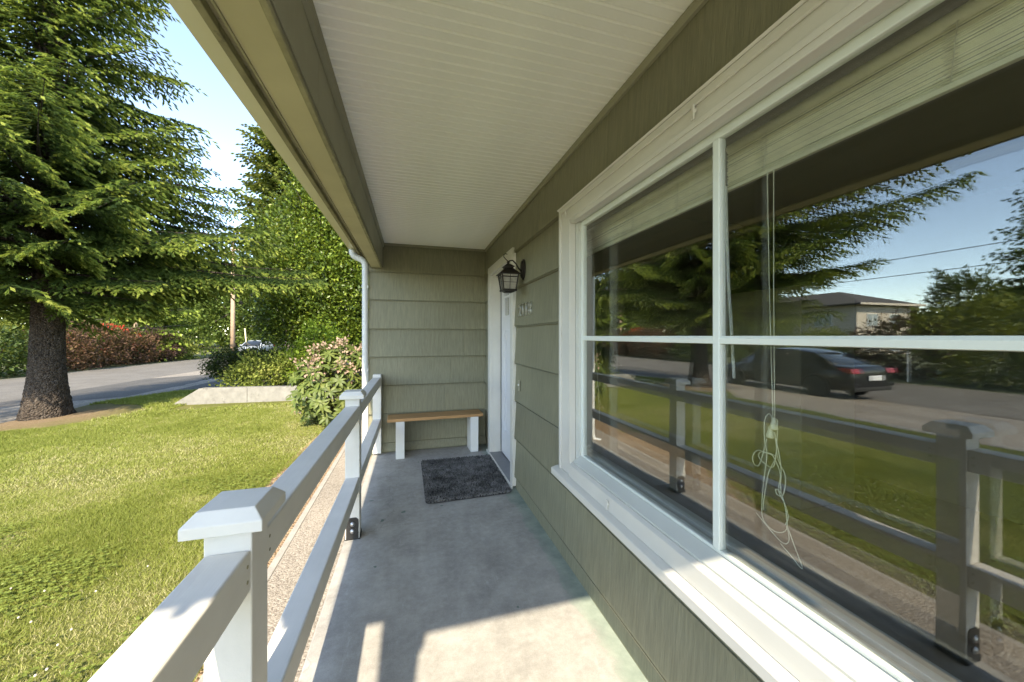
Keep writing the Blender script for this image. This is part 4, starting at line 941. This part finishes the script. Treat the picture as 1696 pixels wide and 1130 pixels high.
print('trees done')

# ------------------------------------------------------------------ retaining wall, poles, wires
rw = empty('retaining_wall', (-3.6, 9.6, -.2), rz=math.atan2(-.55, 2.9), label='low pale concrete retaining wall with a sloping end beside the lawn', category='wall')
MB().prism([(-1.62, -.25), (-1.62, .0), (-1.05, .36), (-.02, .375), (-.02, -.25)], -.1, .1, 'y').build('wall_section', RETW, rw, .008)
MB().prism([(-.014, -.25), (-.014, .375), (3.2, .39), (3.2, -.25)], -.1, .1, 'y').build('wall_section', RETW, rw, .008)
def pole(base, H, lab, r=.16):
    p = empty('utility_pole', base, label=lab, category='utility pole')
    MB().tube([(0, 0, -.5), (.03, 0, H * .4), (.05, .02, H)], [r, r * .88, r * .68], 14).build('shaft', POLEW, p, 0, True)
    MB().box(-1.1, 1.15, -.05, .05, H - .7, H - .58).build('crossarm', POLEW, p, .01)
    for x in (-.95, -.4, .5, 1.0): MB().lathe([(.02, 0), (.05, .03), (.03, .07), (.05, .1), (.02, .14)], (x, 0, H - .58), 8).build('insulator', SEEDY, p, 0, True)
    return p
p1 = pole((-16.9, 41, -.5), 11, 'brown wooden utility pole at the far road edge', .2)
p2 = pole((-25.7, 43, -.5), 11, 'brown utility pole glimpsed through the spruce branches')
SLEEVE = mat('guy_sleeve', (.62, .56, .34), .5, .08)
gw = empty('guy_wire', (-15.2, 39.8, -.5), label='pale sleeve on a guy wire beside the utility pole', category='guy wire')
MB().tube([(0, 0, 0), (-.28, .2, 2.6)], .06, 8).build('sleeve', SLEEVE, gw, 0, True)
MB().tube([(-.28, .2, 2.6), (-1.6, 1.2, 10.4)], .012, 5).build('wire', BLACKM, gw, 0, True)
for (z, x, lab) in [(6.1, -25.7, 'upper overhead cable crossing the mirrored sky'), (5.2, -26.4, 'lower overhead cable crossing the mirrored sky')]:
    pts = [(x, 43 - 62 * t, z + .5 - 1.4 * (4 * t * (1 - t)) * .5) for t in np.linspace(0, 1, 17)]
    MB().tube(pts, .022, 5).build('overhead_cable', BLACKM, None, 0, True, label=lab, category='cable')

# ------------------------------------------------------------------ house across the road
BEIGE = mat('beige_lap_siding', (.50, .45, .38), .8, .06, 2, .3, 14, (.05, .05, 1), .3, dist=.02)
CURT = mat('curtained_glass', (.30, .36, .38), .12, .15, 1.5, 0, 1, None, .8)
nh = empty('neighbour_house', (-41, 25, -.5), label='beige two storey house with dark roof across the road', category='house')
MB().box(-8.2, 0, 0, 16, -.3, 5.0).build('wall', BEIGE, nh)
MB().add([(-9, -.8, 5.0), (.8, -.8, 5.0), (.8, 16.8, 5.0), (-9, 16.8, 5.0), (-4.1, 4, 6.9), (-4.1, 12, 6.9), (-9, -.8, 5.14), (.8, -.8, 5.14), (.8, 16.8, 5.14), (-9, 16.8, 5.14)],
         [(0, 3, 2, 1), (0, 1, 7, 6), (1, 2, 8, 7), (2, 3, 9, 8), (3, 0, 6, 9), (6, 7, 4), (7, 8, 5, 4), (8, 9, 5), (9, 6, 4, 5)]).build('roof', ROOFM, nh)
MB().box(-9.02, .82, -.84, -.80, 4.96, 5.18).build('eave_board', BEIGE, nh)
for (x, z) in [(-2.2, 3.5), (-5.6, 3.5), (-2.2, .9), (-5.6, .9)]:
    f = MB().box(x - .8, x + .8, -.06, -.002, z - .65, z + .65).build('window', WHITE, nh)
    for s_ in (-1, 1): MB().box(x + s_ * .39 - .34, x + s_ * .39 + .34, -.075, -.062, z - .58, z + .58).build('pane', CURT, f)
for y in (3, 9):
    f = MB().box(.002, .06, y - .9, y + .9, 2.9, 4.2).build('window', WHITE, nh)
    for s_ in (-1, 1): MB().box(.062, .075, y + s_ * .44 - .38, y + s_ * .44 + .38, 2.97, 4.13).build('pane', CURT, f)

# ------------------------------------------------------------------ cars
CARBLK = mat('black_car_paint', (.012, .013, .015), .22, .05, 2, 0, 1, None, .6)
CARGREY = mat('silver_car_paint', (.38, .42, .46), .25, .05, 2, 0, 1, None, .6)
CARGL = mat('car_glass', (.015, .018, .02), .06, .05, 2, 0, 1, None, .8)
TYRE = mat('tyre_rubber', (.02, .02, .02), .85, .1); RIM = mat('dark_rim', (.05, .05, .055), .35, .1, 5, 0, 1, None, .5, .8)
TAIL = mat('tail_light', (.28, .015, .012), .15, .1, 8, 0, 1, None, .8); HEADL = mat('head_light', (.6, .62, .62), .12, .05, 5, 0, 1, None, .8)
PLATE = mat('number_plate', (.62, .64, .66), .4, .05)
def car(base, rz, paint, lab):
    """sedan, 4.6 m long, nose toward +x of its own axes"""
    root = empty('parked_car', base, rz, label=lab, category='car')
    # stations: x, half width, z bottom, z waist(belt), with arches cut as dark wheels
    st = [(-2.30, .62, .42, .86, .98), (-2.22, .80, .30, .98, 1.02), (-1.9, .89, .24, 1.01, 1.03), (-1.2, .915, .22, .99, 1.0), (-.3, .92, .21, .95, .96), (.6, .92, .21, .92, .93), (1.1, .915, .22, .90, .93), (1.7, .90, .24, .83, .87), (2.1, .83, .27, .72, .77), (2.28, .62, .34, .62, .66)]
    V = []; F = []
    for (x, w_, zb_, zs_, zt_) in st:
        V += [(x, -w_ * .80, zb_), (x, -w_ * .97, zb_ + .10), (x, -w_, (zb_ + zs_) / 2 + .04), (x, -w_ * .955, zs_ - .05), (x, -w_ * .86, zs_), (x, 0, zt_), (x, w_ * .86, zs_), (x, w_ * .955, zs_ - .05), (x, w_, (zb_ + zs_) / 2 + .04), (x, w_ * .97, zb_ + .10), (x, w_ * .80, zb_)]
    m = 11
    for i in range(len(st) - 1):
        for k in range(m): F.append((i * m + k, i * m + (k + 1) % m, (i + 1) * m + (k + 1) % m, (i + 1) * m + k))
    F += [tuple(range(m))[::-1], tuple(range((len(st) - 1) * m, len(st) * m))]
    b = MB(); b.v = V; b.f = F; body = b.build('body', paint, root, 0, True)
    sub = body.modifiers.new('s', 'SUBSURF'); sub.levels = 2; sub.render_levels = 2
    # greenhouse: glass block + roof skin + pillars
    gs = [(-1.75, .60, 1.0, 1.02), (-1.15, .62, .97, 1.33), (-.5, .63, .95, 1.43), (.15, .63, .94, 1.43), (.55, .62, .93, 1.36), (1.25, .64, .90, .94)]
    V = []; F = []
    for (x, wt2, z0, z1) in gs: V += [(x, -.80, z0 - .04), (x, -wt2, z1), (x, wt2, z1), (x, .80, z0 - .04)]
    for i in range(len(gs) - 1):
        for k in range(3): F.append((i * 4 + k, i * 4 + k + 1, i * 4 + k + 5, i * 4 + k + 4))
    F += [(0, 1, 2, 3), (20, 21, 22, 23)]
    q = MB(); q.v = V; q.f = F; q.build('windows', CARGL, root, .02, True)
    V = []; F = []; rs = [(-1.22, .60, 1.315), (-.85, .625, 1.40), (-.5, .635, 1.438), (.15, .635, 1.438), (.52, .62, 1.375)]
    for (x, w_, z) in rs: V += [(x, -w_ - .02, z - .03), (x, -w_ + .08, z + .008), (x, 0, z + .03), (x, w_ - .08, z + .008), (x, w_ + .02, z - .03)]
    for i in range(4):
        for k in range(4): F.append((i * 5 + k, i * 5 + k + 1, i * 5 + k + 6, i * 5 + k + 5))
    q = MB(); q.v = V; q.f = F; o = q.build('roof', paint, root, 0, True); so = o.modifiers.new('s', 'SOLIDIFY'); so.thickness = .03; s2 = o.modifiers.new('u', 'SUBSURF'); s2.levels = s2.render_levels = 2
    for s_ in (-1, 1):
        for (xa, za, xb, zb2) in [(-1.78, .99, -1.2, 1.32), (.52, 1.37, 1.25, .91), (-.38, .93, -.40, 1.42)]:
            MB().tube([(xa, s_ * .80, za), (xb if xa > -.5 else xb, s_ * .632, zb2)] if za < zb2 else [(xa, s_ * .632, za), (xb, s_ * .80, zb2)], .035, 6).build('pillar', paint, root, 0, True)
        for x in (-1.38, 1.35):
            wv = MB(); wv.lathe([(.20, .0), (.30, .0), (.325, .02), (.325, .19), (.30, .21), (.20, .21)], (x, s_ * .93 - (.21 if s_ > 0 else 0), .325), 26, 'y'); w_o = wv.build('wheel', TYRE, root, 0, True)
            rm_ = MB(); yy = s_ * .932
            rm_.lathe([(.02, 0), (.205, 0), (.21, -.02 * s_)], (x, yy - .03 * s_, .325), 20, 'y')
            for k in range(10):
                a = k * math.pi / 5; rm_.tube([(x + .03 * math.cos(a), yy - .005 * s_, .325 + .03 * math.sin(a)), (x + .2 * math.cos(a), yy - .002 * s_, .325 + .2 * math.sin(a))], .013, 4)
            rm_.build('rim', RIM, w_o)
            arc = [(x + .385 * math.cos(a), s_ * .915, .325 + .385 * math.sin(a)) for a in np.linspace(-.15, math.pi + .15, 14)]
            MB().tube(arc, .028, 6).build('wheel_arch', TYRE, root, 0, True)
        MB().prism([(-2.315, .80), (-2.26, .93), (-1.93, .93), (-2.05, .85), (-2.2, .80)], s_ * .55, s_ * .872, 'y').build('tail_light', TAIL, root, .012)
        MB().prism([(1.95, .66), (2.12, .62), (2.22, .60), (2.18, .70), (1.95, .76)], s_ * .5, s_ * .835, 'y').build('head_light', HEADL, root, .012)
        MB().box(.85, 1.0, s_ * .86, s_ * 1.03, .93, 1.05).build('mirror', paint, root, .03, seg=3)
        MB().tube([(-.75, s_ * .918, .80), (-.55, s_ * .925, .80)], .012, 6).build('door_handle', paint, root, 0, True)
        MB().tube([(.15, s_ * .918, .79), (.35, s_ * .925, .79)], .012, 6).build('door_handle', paint, root, 0, True)
        MB().prism([(-2.28, .42), (-2.30, .52), (-2.02, .50), (-2.05, .44)], s_ * .6, s_ * .865, 'y').build('bumper_vent', CHROME if False else RIM, root, .01)
    MB().box(-2.335, -2.315, -.26, .26, .60, .74).build('number_plate', PLATE, root, .004)
    MB().box(-2.30, -2.2, -.75, .75, .30, .42).build('bumper', TYRE, root, .03)
    return root
car((-10.6, 9.15, -.49), R(90), CARBLK, 'black sedan parked on the gravel, seen mirrored in the window')
car((-14.7, 40.5, -.5), R(-90), CARGREY, 'pale silver car on the road beside the utility pole')
mk = empty('marker_post', (-17.6, 9.6, -.5), label='white roadside marker post with red reflector, mirrored right of the car', category='marker post')
MB().box(-.05, .05, -.02, .02, -.1, 1.45).build('stake', WHITE, mk, .01)
MB().lathe([(.02, 0), (.09, .005), (.09, .02), (.02, .025)], (.06, 0, 1.5), 14, 'x').build('reflector', TAIL, mk)
